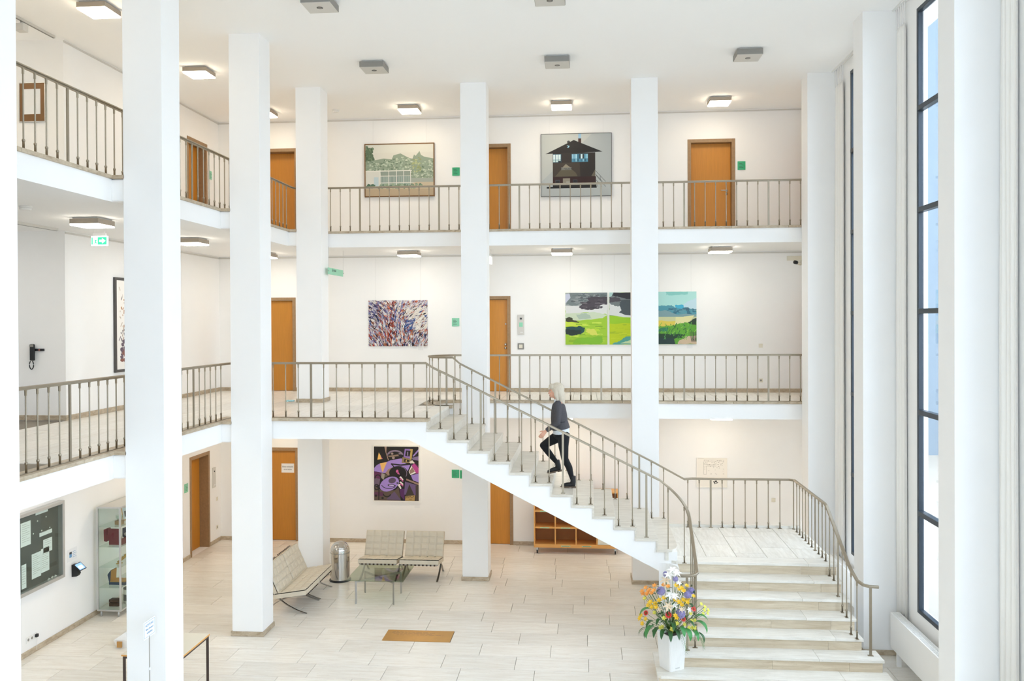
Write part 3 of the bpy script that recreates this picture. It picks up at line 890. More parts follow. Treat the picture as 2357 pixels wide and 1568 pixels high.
def radiator(y0, y1, label):
    t = thing('radiator', label, 'radiator', (4.51, (y0 + y1) / 2, 0), group='white radiators under the windows')
    h = (y1 - y0) / 2
    MB().box(-0.07, -0.052, -h, h, 0.23, 0.74).build('front_panel', 'white_enamel', t, bevel=0.004)
    MB().box(0.052, 0.07, -h, h, 0.23, 0.74).build('back_panel', 'white_enamel', t, bevel=0.004)
    for s in (-1, 1): MB().box(-0.07, 0.07, s * h - 0.012, s * h + 0.012, 0.23, 0.74).build('end_panel', 'white_enamel', t, bevel=0.003)
    n = int((y1 - y0) / 0.03)
    for i in range(1, n):
        y = -h + i * (2 * h / n)
        MB().box(-0.052, 0.052, y - 0.006, y + 0.006, 0.725, 0.742).build('grille_bar', 'white_enamel', t)
    MB().box(-0.004, 0.004, -h, h, 0.722, 0.744).build('grille_bar', 'white_enamel', t)
    for s in (-1, 1): MB().box(-0.03, 0.03, s * (h - 0.14) - 0.02, s * (h - 0.14) + 0.02, 0, 0.24).build('foot', 'white_enamel', t)
radiator(10.75, 12.95, 'white radiator under the tall window beside the nearest pier')
radiator(14.0, 16.1, 'white radiator under the far window behind the landing railing')

# ================================================================== PICTURES
def art_mesh(w_, h_, polys, base):
    """flat painted shapes in picture coordinates 0..1 (v up), thinly layered"""
    m_ = MB()
    m_.add([(0, 0, 0), (w_, 0, 0), (w_, 0, h_), (0, 0, h_)], [(0, 1, 2, 3)], col=hexc(base))
    for i, (c, pts) in enumerate(polys):
        d = -0.0003 - (0.0000125 * i if len(polys) < 900 else 0.00003 * (i % 110))
        pts = [(min(1, max(0, u)), min(1, max(0, v))) for u, v in pts]
        m_.add([(u * w_, d, v * h_) for u, v in pts], [tuple(range(len(pts)))], col=hexc(c) if isinstance(c, str) else c)
    return m_
def picture(label, x0, z0, w_, h_, polys, base, frame=None, fr=0.03, depth=0.035, wall='back', wires=None, name='framed_painting', cat='painting', tilt=0.0, glassy=False):
    loc = (x0, YB, z0) if wall == 'back' else (XW, x0, z0)
    t = thing(name, label, cat, loc, 0 if wall == 'back' else math.pi / 2)
    MB().box(0.004, w_ - 0.004, -depth + 0.004, -0.002, 0.004, h_ - 0.004).build('canvas', 'frame_white', t)
    ins = fr if frame else 0.0
    o = art_mesh(w_ - 2 * ins, h_ - 2 * ins, polys, base).build('painted_surface', 'paint', t, (ins, -depth - 0.0005, ins))
    if frame:
        f = depth + 0.012
        for b_ in ((0, fr, 0, h_), (w_ - fr, w_, 0, h_), (fr, w_ - fr, 0, fr), (fr, w_ - fr, h_ - fr, h_)):
            MB().box(b_[0], b_[1], -f, -0.002, b_[2], b_[3]).build('frame_bar', frame, t, bevel=0.002)
    if wires:
        for u in (0.12, 0.88):
            MB().tube([(u * w_, -0.008, h_ - 0.05), (u * w_, -0.008, wires - z0)], 0.0012, 5).build('wire', 'aluminium', t)
    return t
def pix(x0, y0, x1, y1):
    """turn sheet coordinates (y down) into picture coordinates"""
    return lambda *ps: [((x - x0) / (x1 - x0), 1 - (y - y0) / (y1 - y0)) for x, y in ps]
def blob(rnd, cx, cy, rx, ry, n=9, jit=0.35):
    return [(cx + rx * math.cos(2 * math.pi * k / n) * (1 + rnd.uniform(-jit, jit)), cy + ry * math.sin(2 * math.pi * k / n) * (1 + rnd.uniform(-jit, jit))) for k in range(n)]
def ell(cx, cy, rx, ry, rot=0, n=20):
    c, s = math.cos(R(rot)), math.sin(R(rot))
    return [(cx + rx * math.cos(2 * math.pi * k / n) * c - ry * math.sin(2 * math.pi * k / n) * s, cy + rx * math.cos(2 * math.pi * k / n) * s + ry * math.sin(2 * math.pi * k / n) * c) for k in range(n)]
def rect(x0, y0, x1, y1): return [(x0, y0), (x1, y0), (x1, y1), (x0, y1)]
def stroke(pts, wd):
    """thick line as a polygon strip list"""
    out = []
    for (a, b), (c, d) in zip(pts[:-1], pts[1:]):
        L = math.hypot(c - a, d - b) or 1; nx_, ny_ = -(d - b) / L * wd / 2, (c - a) / L * wd / 2
        out.append([(a + nx_, b + ny_), (c + nx_, d + ny_), (c - nx_, d - ny_), (a - nx_, b - ny_)])
    return out
def curve_pts(cx, cy, rx, ry, a0, a1, n=10): return [(cx + rx * math.cos(R(a0 + (a1 - a0) * i / n)), cy + ry * math.sin(R(a0 + (a1 - a0) * i / n))) for i in range(n + 1)]

# -- pale landscape with hedge and pavilion (top floor)
rnd = random.Random(11); P = pix(125, 150, 1660, 1280); pl = []
A = lambda c, pts: pl.append((c, P(*pts)))
A('d9d8cc', rect(125, 150, 1660, 330))
A('64785f', [(130, 170), (180, 180), (215, 260), (250, 205), (270, 300), (300, 400), (335, 470), (320, 560), (125, 560)])
for i in range(60): A(rnd.choice(('586d54', '708467', '4d6149')), blob(rnd, rnd.uniform(130, 300), rnd.uniform(230, 540), 22, 26))
A('8d9c88', [(125, 520), (400, 480), (540, 455), (720, 480), (760, 390), (920, 350), (1010, 400), (1130, 460), (1190, 470), (1225, 380), (1260, 410), (1330, 330), (1345, 300), (1380, 390), (1450, 430), (1560, 455), (1660, 475), (1660, 1000), (125, 720)])
for i in range(420):
    x = rnd.uniform(130, 1655); top_ = 500 - 110 * math.exp(-((x - 900) / 170) ** 2) - 60 * math.exp(-((x - 1330) / 90) ** 2)
    y = rnd.uniform(top_, 940); 
    if x < 1150 and y > 720: continue
    g = rnd.choice(('a9b7a2', '7e9079', '94a48d', 'b9c4b0', '6a7d68', 'c3cbb8'))
    if 1180 < x < 1380 and y < 760: g = rnd.choice(('a0a878', '8d976a', 'b3b98c'))
    A(g, blob(rnd, x, y, rnd.uniform(14, 34), rnd.uniform(9, 20)))
A('a3aaa0', rect(1150, 900, 1660, 990))
A('c7b89d', [(125, 1090), (900, 1060), (1300, 985), (1660, 990), (1660, 1280), (125, 1280)])
A('b7a488', rect(125, 1130, 1660, 1280))
A('d5d5cd', [(135, 735), (455, 735), (470, 1100), (135, 1100)])
A('e2e1da', rect(135, 722, 1175, 742))
A('b9cdd2', rect(318, 865, 420, 1095))
for a, b in ((470, 645), (665, 820), (838, 982), (1000, 1135)):
    A('8f9b90', rect(a, 745, b, 835)); A('93a39c', rect(a, 855, b, 985)); A('9fb0a3', rect(a, 1000, b, 1080))
    for k in range(9): A(rnd.choice(('7c8f88', 'a6b3ab')), rect(a + k * 19, 858, a + k * 19 + 7, 985))
for x in (458, 655, 828, 990, 1145): A('e4e3dc', rect(x - 7, 735, x + 7, 1060))
for y in (845, 990): A('e0dfd8', rect(470, y - 5, 1150, y + 5))
for i in range(70): A(rnd.choice(('82977c', '95a88c', '6b8270')), blob(rnd, rnd.uniform(420, 1390), rnd.uniform(1030, 1110) , 26, 22))
for i in range(24): A(rnd.choice(('46664f', '577560')), blob(rnd, rnd.choice((190, 290)) + rnd.uniform(-45, 45), rnd.uniform(1030, 1100), 22, 22))
picture('pale framed landscape painting of trees and a glazed pavilion on the top floor', -4.99, 7.865, 1.605, 1.205, pl, 'd6d4c8', 'frame_wood', 0.022, 0.04, wires=ZC - 0.04)

# -- dark house with lit windows (top floor)
P = pix(145, 135, 1595, 1400); pl = []
A('b9bdb9', rect(145, 135, 1595, 1400)); A('aeb4b4', [(1200, 135), (1595, 135), (1595, 1400), (145, 1400), (145, 1100)])
A('8db6d2', rect(915, 135, 970, 232)); A('3b1d17', rect(912, 232, 973, 350))
A('3a3a3c', ell(712, 300, 32, 28)); A('14100f', [(230, 538), (820, 262), (1415, 508), (1262, 515), (385, 532)])
A('9fd0e4', [(672, 365), (735, 380), (715, 415), (678, 415), (705, 392)])
A('241d1a', rect(383, 520, 1262, 1012))
A('3a312a', [(390, 720), (650, 720), (940, 720), (955, 1005), (390, 1010)])
A('57503f', [(430, 1000), (655, 745), (860, 930), (900, 1000)]); A('8a8472', [(555, 845), (655, 745), (765, 830), (765, 845)])
A('7b7a74', rect(556, 815, 770, 868))
A('615a4c', [(1180, 1000), (1262, 860), (1262, 1005)])
A('2c0f0e', rect(383, 1008, 1275, 1155)); A('120e0d', rect(383, 1140, 1285, 1220)); A('0f0d0c', rect(255, 1205, 1290, 1240))
for x0_, x1_ in ((388, 558), (775, 1115)):
    A('3c6f86', rect(x0_, 545, x1_, 712))
for k in range(3): A('d2e4e6', rect(392 + k * 55, 552, 436 + k * 55, 655)); A('bcd3d4', rect(392 + k * 55, 662, 436 + k * 55, 705))
A('16242c', rect(500, 680, 552, 712))
for k, c in enumerate(('8fc0d6', '6fa7c4', 'a8d3e2', '2e6a86', '1c3948', 'd7ebf0', '1d2c35', '63a3c0', '8ec4d9')):
    A(c, rect(780 + k * 37, 552, 812 + k * 37, 640)); A(('4d8cab', '356f8d', '7fb6cf', '21566f')[k % 4], rect(780 + k * 37, 646, 812 + k * 37, 700))
A('8b8577', rect(592, 1038, 740, 1155)); A('9a978c', rect(660, 1095, 735, 1150))
for x0_ in (438, 802): A('4a4f5c', rect(x0_, 1070, x0_ + 88, 1132)); A('1a1c24', rect(x0_ + 6, 1078, x0_ + 82, 1126))
for a, b in (((1265, 890), (1475, 1115)), ((1265, 960), (1410, 1115)), ((1275, 985), (1475, 1218)), ((1280, 1080), (1400, 1218)), ((1365, 995), (1365, 1090)), ((1312, 1110), (1312, 1220)), ((1390, 1150), (1390, 1218))):
    for q in stroke([a, b], 7): A('2b2b2c', q)
house = picture('grey framed painting of a dark hip-roofed house with blue lit windows on the top floor', -0.98, 7.805, 1.57, 1.40, pl, 'b4b8b6', 'frame_dark', 0.008, 0.035, wires=ZC - 0.04)
text_part('W. MALNITZ', 0.052, 'lettering', 'black_plastic', house, (0.575, -0.041, 0.595))

# -- colourful gestural abstract (middle floor)
rnd = random.Random(5); pl = []
cols = ['e9e4dc', 'd9d4d8', 'f1ece2', '8e8db5', '5c5a8a', '2b2542', 'b8482c', '7d2f22', 'a9a6c6', 'cfc8d2', 'd8876a', '34508c', '201a24', 'c9b9b0', 'ece6e0', 'b0704a']
for i in range(2300):
    u, v = rnd.random(), rnd.random()
    ang = 90 + (u - 0.5) * -60 + rnd.uniform(-22, 22) + (25 if v > 0.6 else 0) * (1 if u < 0.4 else -1)
    if u > 0.62 and v > 0.3: ang = 40 + rnd.uniform(-20, 20)
    L, wd = (rnd.uniform(0.07, 0.17), rnd.uniform(0.022, 0.05)) if i % 110 < 45 else (rnd.uniform(0.03, 0.10), rnd.uniform(0.006, 0.018))
    c = rnd.choice(cols)
    if u > 0.65 and 0.35 < v < 0.85 and rnd.random() < 0.62: c = rnd.choice(('f3eee6', 'e6dfd6', 'efe6da'))
    if abs(u - 0.33 - 0.1 * v) < 0.045 and rnd.random() < 0.5: c = rnd.choice(('c04a26', '8f2c1a', '3a1a24'))
    if abs(u - 0.70) < 0.09 and abs(v - 0.47) < 0.12 and rnd.random() < 0.6: c = rnd.choice(('2c4c90', '24356a', '4569a8'))
    if u < 0.3 and v > 0.55 and rnd.random() < 0.35: c = rnd.choice(('3a3358', '2a2338', '6a5c88'))
    dx, dy = math.cos(R(ang)) * L / 2 * 0.8, math.sin(R(ang)) * L / 2
    nx_, ny_ = -math.sin(R(ang)) * wd / 2, math.cos(R(ang)) * wd / 2
    pl.append((c, [(u - dx - nx_ * .4, v - dy - ny_ * .4), (u + nx_, v + ny_), (u + dx + nx_ * .3, v + dy + ny_ * .3), (u + dx, v + dy), (u - nx_, v - ny_), (u - dx, v - dy)]))
picture('unframed canvas of swirling white, violet, blue and rust brush strokes on the middle floor', -4.92, 4.475, 1.36, 1.045, pl, 'cfc9cf', None, 0, 0.03, wires=SOF2 - 0.04, name='abstract_canvas')

# -- three-part green landscape (middle floor)
def rough(rnd, pts, j=9, sub=6):
    out = []
    for (a, b), (c, d) in zip(pts, pts[1:] + pts[:1]):
        for k in range(sub):
            u = k / sub; out.append((a + (c - a) * u + (rnd.uniform(-j, j) if k else 0), b + (d - b) * u + (rnd.uniform(-j, j) if k else 0)))
    return out
rnd = random.Random(21); P = pix(80, 108, 770, 948); pl = []
A('9a9fa0', rough(rnd, rect(80, 108, 770, 330))); A('6f7a7c', rough(rnd, [(150, 108), (770, 108), (770, 230), (560, 200), (430, 260), (190, 320), (90, 290)]))
A('b9bed0', [(80, 130), (150, 120), (165, 190), (80, 280)])
for i in range(70): A(rnd.choice(('5e686b', '7d8688', '565c60', '8a9192')), rough(rnd, rect(*(lambda x, y: (x, y, x + rnd.uniform(40, 90), y + rnd.uniform(12, 30)))(rnd.uniform(150, 680), rnd.uniform(112, 270))), 8, 3))
A('d5d7d6', rough(rnd, [(80, 320), (300, 320), (520, 390), (640, 310), (770, 290), (770, 460), (520, 430), (80, 440)]))
A('48424a', rough(rnd, [(440, 190), (560, 175), (770, 180), (770, 295), (660, 310), (530, 385), (440, 385), (340, 370), (300, 340), (380, 280), (470, 240)], 8))
for i in range(24): A(rnd.choice(('3b353d', '5a535b', '6a646b')), rough(rnd, rect(*(lambda x, y: (x, y, x + rnd.uniform(40, 120), y + 14))(rnd.uniform(330, 640), rnd.uniform(200, 360))), 6, 3))
A('c3d0b6', rough(rnd, [(80, 440), (520, 420), (770, 460), (770, 560), (80, 560)])); A('a6b8a8', rough(rnd, [(250, 460), (430, 440), (520, 520), (300, 540)]))
A('9cc430', rough(rnd, [(300, 560), (700, 520), (770, 470), (770, 948), (80, 948), (80, 570)])); A('c6dd3c', rough(rnd, [(80, 570), (330, 600), (500, 640), (80, 660)]))
A('3b3d28', rough(rnd, [(82, 515), (185, 505), (210, 550), (300, 575), (300, 595), (82, 570)]))
for i in range(60): A(rnd.choice(('b4d233', '8fbb2a', 'a9cf3d', 'c2d94e', '84ad2b')), rough(rnd, rect(*(lambda x, y: (x, y, x + rnd.uniform(60, 180), y + rnd.uniform(8, 22)))(rnd.uniform(80, 640), rnd.uniform(580, 930))), 7, 3))
A('7cb528', rough(rnd, [(250, 850), (480, 830), (680, 810), (700, 900), (640, 940), (200, 935)]))
A('1f4a48', rough(rnd, [(85, 660), (240, 665), (330, 645), (400, 680), (390, 730), (340, 780), (160, 800), (85, 760)])); A('23312c', rough(rnd, [(85, 700), (340, 715), (330, 780), (160, 800), (85, 770)]))
A('d0d25a', rough(rnd, [(420, 690), (560, 700), (610, 790), (530, 800), (420, 740)]))
picture('left landscape canvas of the green set, dark clouds over lime meadow with dark pond', -0.45, 4.505, 0.93, 1.155, pl, '9cc430', None, 0, 0.03, name='landscape_canvas', wires=SOF2 - 0.04)
P = pix(803, 108, 1493, 948); pl = []
A('6d7577', rough(rnd, rect(803, 108, 1493, 480))); A('a8c9c4', [(803, 108), (870, 108), (840, 170), (803, 180)])
A('2b2b30', rough(rnd, [(870, 110), (1493, 110), (1493, 225), (1080, 215), (960, 180), (850, 160)])); A('4a464d', rough(rnd, [(803, 180), (960, 190), (1000, 240), (850, 270), (803, 270)]))
A('d3d5d4', rough(rnd, [(803, 280), (900, 330), (980, 330), (1010, 400), (1100, 470), (1493, 500), (1493, 560), (803, 470)])); A('454d52', rough(rnd, [(1000, 230), (1493, 220), (1493, 480), (1060, 470), (960, 430), (1000, 400), (970, 300)]))
A('93c11c', rough(rnd, [(803, 475), (1000, 520), (1493, 530), (1493, 948), (803, 948)])); A('b4c60b', rough(rnd, [(803, 610), (1493, 600), (1493, 948), (803, 948)]))
for i in range(40): A(rnd.choice(('a4bd12', 'bccb1c', 'acc00a', '9ab316')), rough(rnd, rect(*(lambda x, y: (x, y, x + rnd.uniform(60, 180), y + rnd.uniform(8, 22)))(rnd.uniform(803, 1350), rnd.uniform(600, 930))), 7, 3))
A('4f9a8c', rough(rnd, [(860, 930), (980, 880), (1080, 820), (1493, 790), (1493, 948), (850, 948)])); A('b8cfa0', rough(rnd, [(980, 930), (1150, 870), (1493, 850), (1493, 948)]))
picture('middle landscape canvas of the green set, partly hidden by the column', 0.525, 4.505, 0.93, 1.155, pl, '9cc430', None, 0, 0.03, name='landscape_canvas', wires=SOF2 - 0.04)
P = pix(1542, 95, 2232, 942); pl = []
A('a9d9d4', rect(1542, 95, 2232, 400)); A('83c5bf', rough(rnd, [(1740, 95), (2095, 95), (2090, 140), (1800, 155), (1745, 140)])); A('b9d5e0', rough(rnd, [(2100, 250), (2232, 200), (2232, 400), (2000, 330)]))
A('4b93a5', rough(rnd, [(1542, 310), (1700, 320), (1830, 310), (1880, 350), (2010, 340), (2110, 360), (2232, 420), (2232, 470), (1542, 470)])); A('3fa9c9', rough(rnd, [(1890, 310), (2020, 310), (2030, 360), (1960, 370), (1900, 350)])); A('3d6577', rough(rnd, [(2010, 360), (2110, 350), (2120, 400), (2010, 410)]))
for i in range(30): A(rnd.choice(('42798c', '5793a0', '356a7f')), rough(rnd, rect(*(lambda x, y: (x, y, x + rnd.uniform(30, 90), y + rnd.uniform(20, 40)))(rnd.uniform(1542, 2180), rnd.uniform(360, 440))), 8, 3))
A('7a9ba0', rough(rnd, [(1542, 400), (1760, 400), (1900, 460), (2232, 460), (2232, 510), (1542, 500)]))
A('c4c89a', rect(1542, 500, 2232, 580)); A('d9c552', rough(rnd, [(1542, 560), (1900, 570), (1880, 640), (1542, 655)])); A('dcd79f', rough(rnd, [(1900, 500), (2200, 480), (2100, 600), (1880, 620)]))
A('5da130', rough(rnd, [(1542, 650), (1800, 650), (1930, 620), (2060, 590), (2150, 610), (2232, 560), (2232, 942), (1542, 942)])); A('2f7a58', rough(rnd, [(1542, 680), (1780, 680), (1760, 740), (1542, 735)]))
A('1f3f2a', rough(rnd, [(1542, 780), (1700, 770), (2060, 780), (2000, 840), (1800, 850), (1542, 850)])); A('243a3a', rough(rnd, [(1542, 840), (1860, 850), (1900, 942), (1542, 942)]))
A('24392a', rough(rnd, [(2090, 600), (2180, 540), (2232, 520), (2232, 640)])); A('cdb79a', rough(rnd, [(1940, 900), (2060, 820), (2232, 800), (2232, 942), (1930, 942)]))
for i in range(90): A(rnd.choice(('3f8a2c', '6cb53a', '2a5f33', '1f4a38', '86c24a', '4f9a4c')), [(lambda x, y, a: (x, y))(0, 0, 0)] * 0 + stroke([(lambda x, y: (x, y))(*(lambda q: q)((xx := rnd.uniform(1560, 2220), yy := rnd.uniform(640, 880)))), (xx + rnd.uniform(-30, 50), yy - rnd.uniform(20, 60))], 9)[0])
for i in range(14): A('46413a', stroke([(2150 + i * 6, 900), (2130 + i * 8 + rnd.uniform(-10, 10), 740)], 4)[0])
picture('right landscape canvas of the green set, pale blue sky over hills and meadow', 1.50, 4.51, 0.93, 1.16, pl, '5da130', None, 0, 0.03, name='landscape_canvas', wires=SOF2 - 0.04)

# -- purple and black abstract (ground floor)
P = pix(115, 112, 1090, 1305); pl = []
A('15110f', rect(115, 112, 1090, 600)); A('a98c7c', [(345, 112), (395, 112), (385, 240), (440, 410), (425, 420), (370, 240)])
A('eec06a', [(222, 245), (305, 388), (190, 405)]); A('b0457f', [(255, 310), (308, 385), (285, 390)])
A('8a7480', stroke(curve_pts(580, 300, 165, 100, 190, 340, 1), 30)[0])
for q in stroke(curve_pts(580, 310, 165, 105, 180, 350, 14), 34): A('8b7a92', q)
A('110e0e', [(410, 300), (540, 232), (665, 265), (640, 290), (450, 320)]); A('a38d84', ell(513, 270, 28, 24)); A('8f7866', [(410, 320), (640, 285), (670, 330), (450, 345)])
A('16110f', [(445, 352), (665, 320), (640, 380), (480, 405)]); A('a38d84', ell(540, 362, 32, 28))
A('a185cf', [(120, 590), (170, 530), (250, 485), (390, 455), (480, 415), (720, 370), (780, 470), (900, 520), (960, 490), (860, 660), (560, 560), (440, 700), (330, 700), (120, 660)])
A('e9b86a', [(245, 485), (400, 455), (330, 620), (305, 690), (280, 620)])
A('8e6fb8', [(790, 160), (960, 165), (930, 390), (760, 340)]); A('b39a54', [(905, 165), (965, 170), (935, 400), (900, 390)]); A('14100f', [(818, 195), (918, 205), (895, 330), (795, 315)]); A('9a86ae', rect(842, 225, 862, 310))
A('8d7a54', [(740, 340), (930, 395), (900, 470), (720, 470)]); A('14100f', [(785, 375), (890, 415), (890, 445), (765, 445)]); A('e0bc66', rect(810, 400, 830, 440)); A('d8d0c4', [(880, 450), (950, 410), (1005, 470), (930, 500)])
A('9a80c4', [(955, 320), (1085, 165), (1090, 210), (985, 330)]); A('7d6a92', [(940, 355), (1090, 320), (1090, 420), (960, 400)]); A('b5428a', [(940, 520), (1000, 480), (1090, 590), (1090, 690), (1030, 705)]); A('5a2448', [(1000, 475), (1090, 540), (1090, 590)])
A('e9e4de', [(870, 660), (935, 530), (1030, 690), (910, 735)]); A('9a7d6c', [(885, 655), (950, 560), (1005, 660), (905, 715)])
A('a185cf', [(920, 740), (1090, 700), (1090, 900), (960, 850)]); A('9a7d6c', [(360, 700), (430, 610), (560, 555), (440, 760)])
A('14100f', ell(650, 690, 205, 150)); A('14100f', [(820, 640), (870, 660), (970, 860), (800, 800)]); A('14100f', [(720, 560), (850, 700), (820, 830), (720, 1080), (660, 800)])
for q in stroke(curve_pts(690, 700, 140, 140, -80, 30, 10), 10): A('8c7a96', q)
for q in stroke([(485, 495), (700, 520), (965, 490)], 30): A('120e0d', q)
for q in stroke([(500, 500), (570, 580)], 26) + stroke([(930, 500), (860, 660)], 26): A('120e0d', q)
A('5d2450', [(120, 665), (280, 700), (270, 850), (120, 800)]); A('6d5a6f', [(120, 800), (250, 830), (230, 960), (120, 990)]); A('9e968a', [(280, 700), (370, 730), (320, 850), (270, 800)]); A('5e5145', [(350, 730), (440, 740), (380, 790), (340, 790)])
A('5c4c42', [(120, 980), (300, 1090), (560, 1080), (650, 1010), (700, 1305), (115, 1305)]); A('5b2f4c', rect(115, 1120, 320, 1210)); A('63506f', [(380, 1280), (560, 1100), (700, 1290)])
A('52265a', [(670, 1050), (780, 1040), (780, 1300), (690, 1200)]); A('6b547f', [(790, 880), (1060, 960), (1020, 1180), (770, 1170)]); A('9a7d6c', [(820, 815), (1090, 920), (1090, 960), (815, 850)]); A('40362e', [(885, 940), (1000, 1200), (800, 1190)]); A('453a32', rect(1020, 960, 1090, 1300)); A('b3935a', [(800, 1200), (1010, 1180), (1000, 1300), (790, 1300)])
A('a185cf', ell(450, 940, 225, 145, -28)); A('5b4a62', ell(512, 862, 82, 62, -15))
for q in stroke(curve_pts(440, 930, 170, 110, 160, 40, 12), 14): A('15110f', q)
A('15110f', ell(500, 970, 90, 26, 5)); A('c4b4dc', ell(498, 970, 62, 14, 5)); A('15110f', ell(622, 915, 16, 18))
A('c85a96', ell(622, 655, 28, 34, 20)); A('c85a96', [(650, 670), (680, 730), (620, 710)])
for k in range(6): A(('e9e4de', 'c85a96', '14100f')[k % 3], [(665, 790 + k * 38), (700, 765 + k * 38), (755, 830 + k * 34), (745, 870 + k * 32), (700, 810 + k * 38)])
A('e6e0da', [(630, 960), (670, 930), (715, 1030), (690, 1050)])
for pts in (curve_pts(200, 820, 65, 80, 180, 380, 12), curve_pts(170, 1010, 45, 60, 0, 330, 14), curve_pts(395, 1140, 85, 80, 170, 20, 12), [(215, 980), (222, 1100), (215, 1290)]):
    for q in stroke(pts, 26): A('15110f', q)
for c in ((155, 1200), (300, 1250)): A('15110f', ell(c[0], c[1], 26, 26))
for q in stroke([(815, 1190), (830, 1240), (850, 1190), (870, 1235), (900, 1200), (930, 1240), (985, 1205)], 8) + stroke([(870, 1275), (930, 1265), (915, 1290)], 7): A('2a2018', q)
picture('purple, black and cream abstract painting in a white frame above the tufted chairs', -4.835, 0.945, 1.075, 1.275, pl, '15110f', 'frame_white', 0.022, 0.03)

# -- floor plan board behind the landing
P = pix(160, 170, 945, 935); pl = []
for a in (rect(350, 215, 860, 250), rect(340, 340, 660, 385)):
    for q in stroke(a + a[:1], 4): A('a49c90', q)
for q in stroke([(340, 260), (340, 600), (410, 600), (410, 380)], 5) + stroke([(430, 270), (430, 350), (580, 370), (660, 300)], 4) + stroke([(860, 230), (830, 320), (780, 330)], 4): A('8f877c', q)
rnd = random.Random(3)
for i in range(60): A(rnd.choice(('b3aaa0', '8a8178', '9c9085')), rect(*(lambda x, y: (x, y, x + rnd.uniform(5, 40), y + rnd.uniform(3, 9)))(rnd.uniform(330, 840), rnd.choice((rnd.uniform(215, 390), rnd.uniform(215, 390), rnd.uniform(400, 610))))))
for q in ([(585, 790), (610, 775), (640, 830), (620, 850)], [(620, 850), (725, 805), (700, 830), (620, 860)], [(620, 775), (670, 755), (690, 795), (640, 805)], [(640, 815), (720, 800), (690, 822)]): A('2a2826', q)
A('d0c8bc', rect(190, 178, 340, 186))
picture('thin framed white floor plan on the wall behind the landing railing', 2.42, 1.355, 0.67, 0.65, pl, 'efe9df', 'frame_white', 0.008, 0.02, name='floor_plan', cat='plan')

# -- framed drawing on the left wall of the middle gallery
pl = []; rnd = random.Random(8)
pl.append(('f4f0ea', rect(0, 0, 1, 1)))
for i in range(260):
    u, v = rnd.uniform(0.12, 0.9), rnd.uniform(0.1, 0.9)
    c = rnd.choice(('5c5560', '8a7f86', '3e3a44', 'a48a7a') if v < 0.45 else ('c9bcae', '7c7476', 'b0763e', 'd8cfc6'))
    if v > 0.5 and rnd.random() < 0.5: continue
    pl.append((c, stroke([(u, v), (u + rnd.uniform(-.06, .06), v + rnd.uniform(-.05, .05))], 0.018)[0]))
for i in range(50): pl.append((rnd.choice(('7d5a5e', '8a5c50', '6a5a68')), blob(rnd, rnd.uniform(.15, .85), rnd.uniform(.1, .32), .05, .025)))
picture('dark grey framed drawing on the left gallery wall, half hidden by a column', 14.665, 4.145, 1.2, 1.715, pl, 'f4f0ea', 'frame_dark', 0.05, 0.03, wall='left', name='framed_drawing')
# -- dark framed notice on the recessed wall, top left
t = thing('framed_notice', 'dark brown frame with a pale printed sheet at the top left', 'frame', (-9.18, 13.25, 8.33))
MB().box(0, 0.43, -0.02, -0.002, 0, 0.62).build('mount_board', 'frame_wood', t)
MB().box(0.065, 0.355, -0.024, -0.02, 0.115, 0.525).build('sheet', 'paper', t)
for b_ in ((-0.012, 0, -0.012, 0.632), (0.43, 0.442, -0.012, 0.632), (0, 0.43, -0.012, 0), (0, 0.43, 0.62, 0.632)):
    MB().box(b_[0], b_[1], -0.03, -0.002, b_[2], b_[3]).build('frame_bar', 'aluminium', t)
# -- small white captions
for x, z, lb in ((-3.52, 7.77, 'small white caption card under the pale landscape painting'), (0.49, 7.70, 'small white caption card under the dark house painting'),
                 (-3.79, 4.385, 'small white caption card under the colourful abstract canvas'), (2.22, 4.42, 'small white caption card under the right landscape canvas'),
                 (-3.89, 0.80, 'small white caption card under the purple abstract painting')):
    c = MB().box(0, 0.125, -0.006, -0.001, 0, 0.075).build('caption_card', 'paper', loc=(x, YB, z)); tag(c, lb, 'caption', 'caption cards under the pictures')

# ================================================================== SIGNS AND FITTINGS
def plate_lines(t, w_, h_, n, y=-0.0165, x0=0.02):
    for i in range(n): MB().box(x0, x0 + w_ * (0.75 if i % 2 else 0.55), y - 0.0008, y, h_ * (0.72 - 0.16 * i), h_ * (0.72 - 0.16 * i) + 0.006).build('text_line', 'ink', t)
def door_sign(x, z, label, w_=0.17, h_=0.185, wall='back', mt='sign_green'):
    loc = (x, YB, z) if wall == 'back' else (XW, x, z)
    t = thing('door_sign', label, 'sign', loc, 0 if wall == 'back' else math.pi / 2, 'green door signs')
    n = 8; poly = [(w_ * i / n, -0.006 - 0.012 * math.sin(math.pi * i / n)) for i in range(n + 1)] + [(w_, -0.001), (0, -0.001)]
    MB().prism(poly, 0, h_).build('plate', mt, t)
    plate_lines(t, w_ * 0.7, h_, 4, -0.0195, 0.03)
    return t
door_sign(-2.985, 8.32, 'green door sign on the top floor, just left of the column by the house painting')
door_sign(3.33, 8.33, 'green door sign right of the single amber door on the top floor')
door_sign(-3.01, 4.925, 'pale green door sign on the middle floor beside the abstract canvas', mt='sign_green_pale')
door_sign(-3.03, 1.495, 'green door sign on the ground floor right of the purple painting')
door_sign(-2.845, 1.485, 'green door sign on the ground floor half hidden by the stair side')
door_sign(18.60, 8.27, 'green door sign on the left wall of the top gallery', wall='left', mt='sign_green_pale')
door_sign(17.33, 1.44, 'green door sign left of the deep ground floor doorway', wall='left', mt='sign_green_pale')
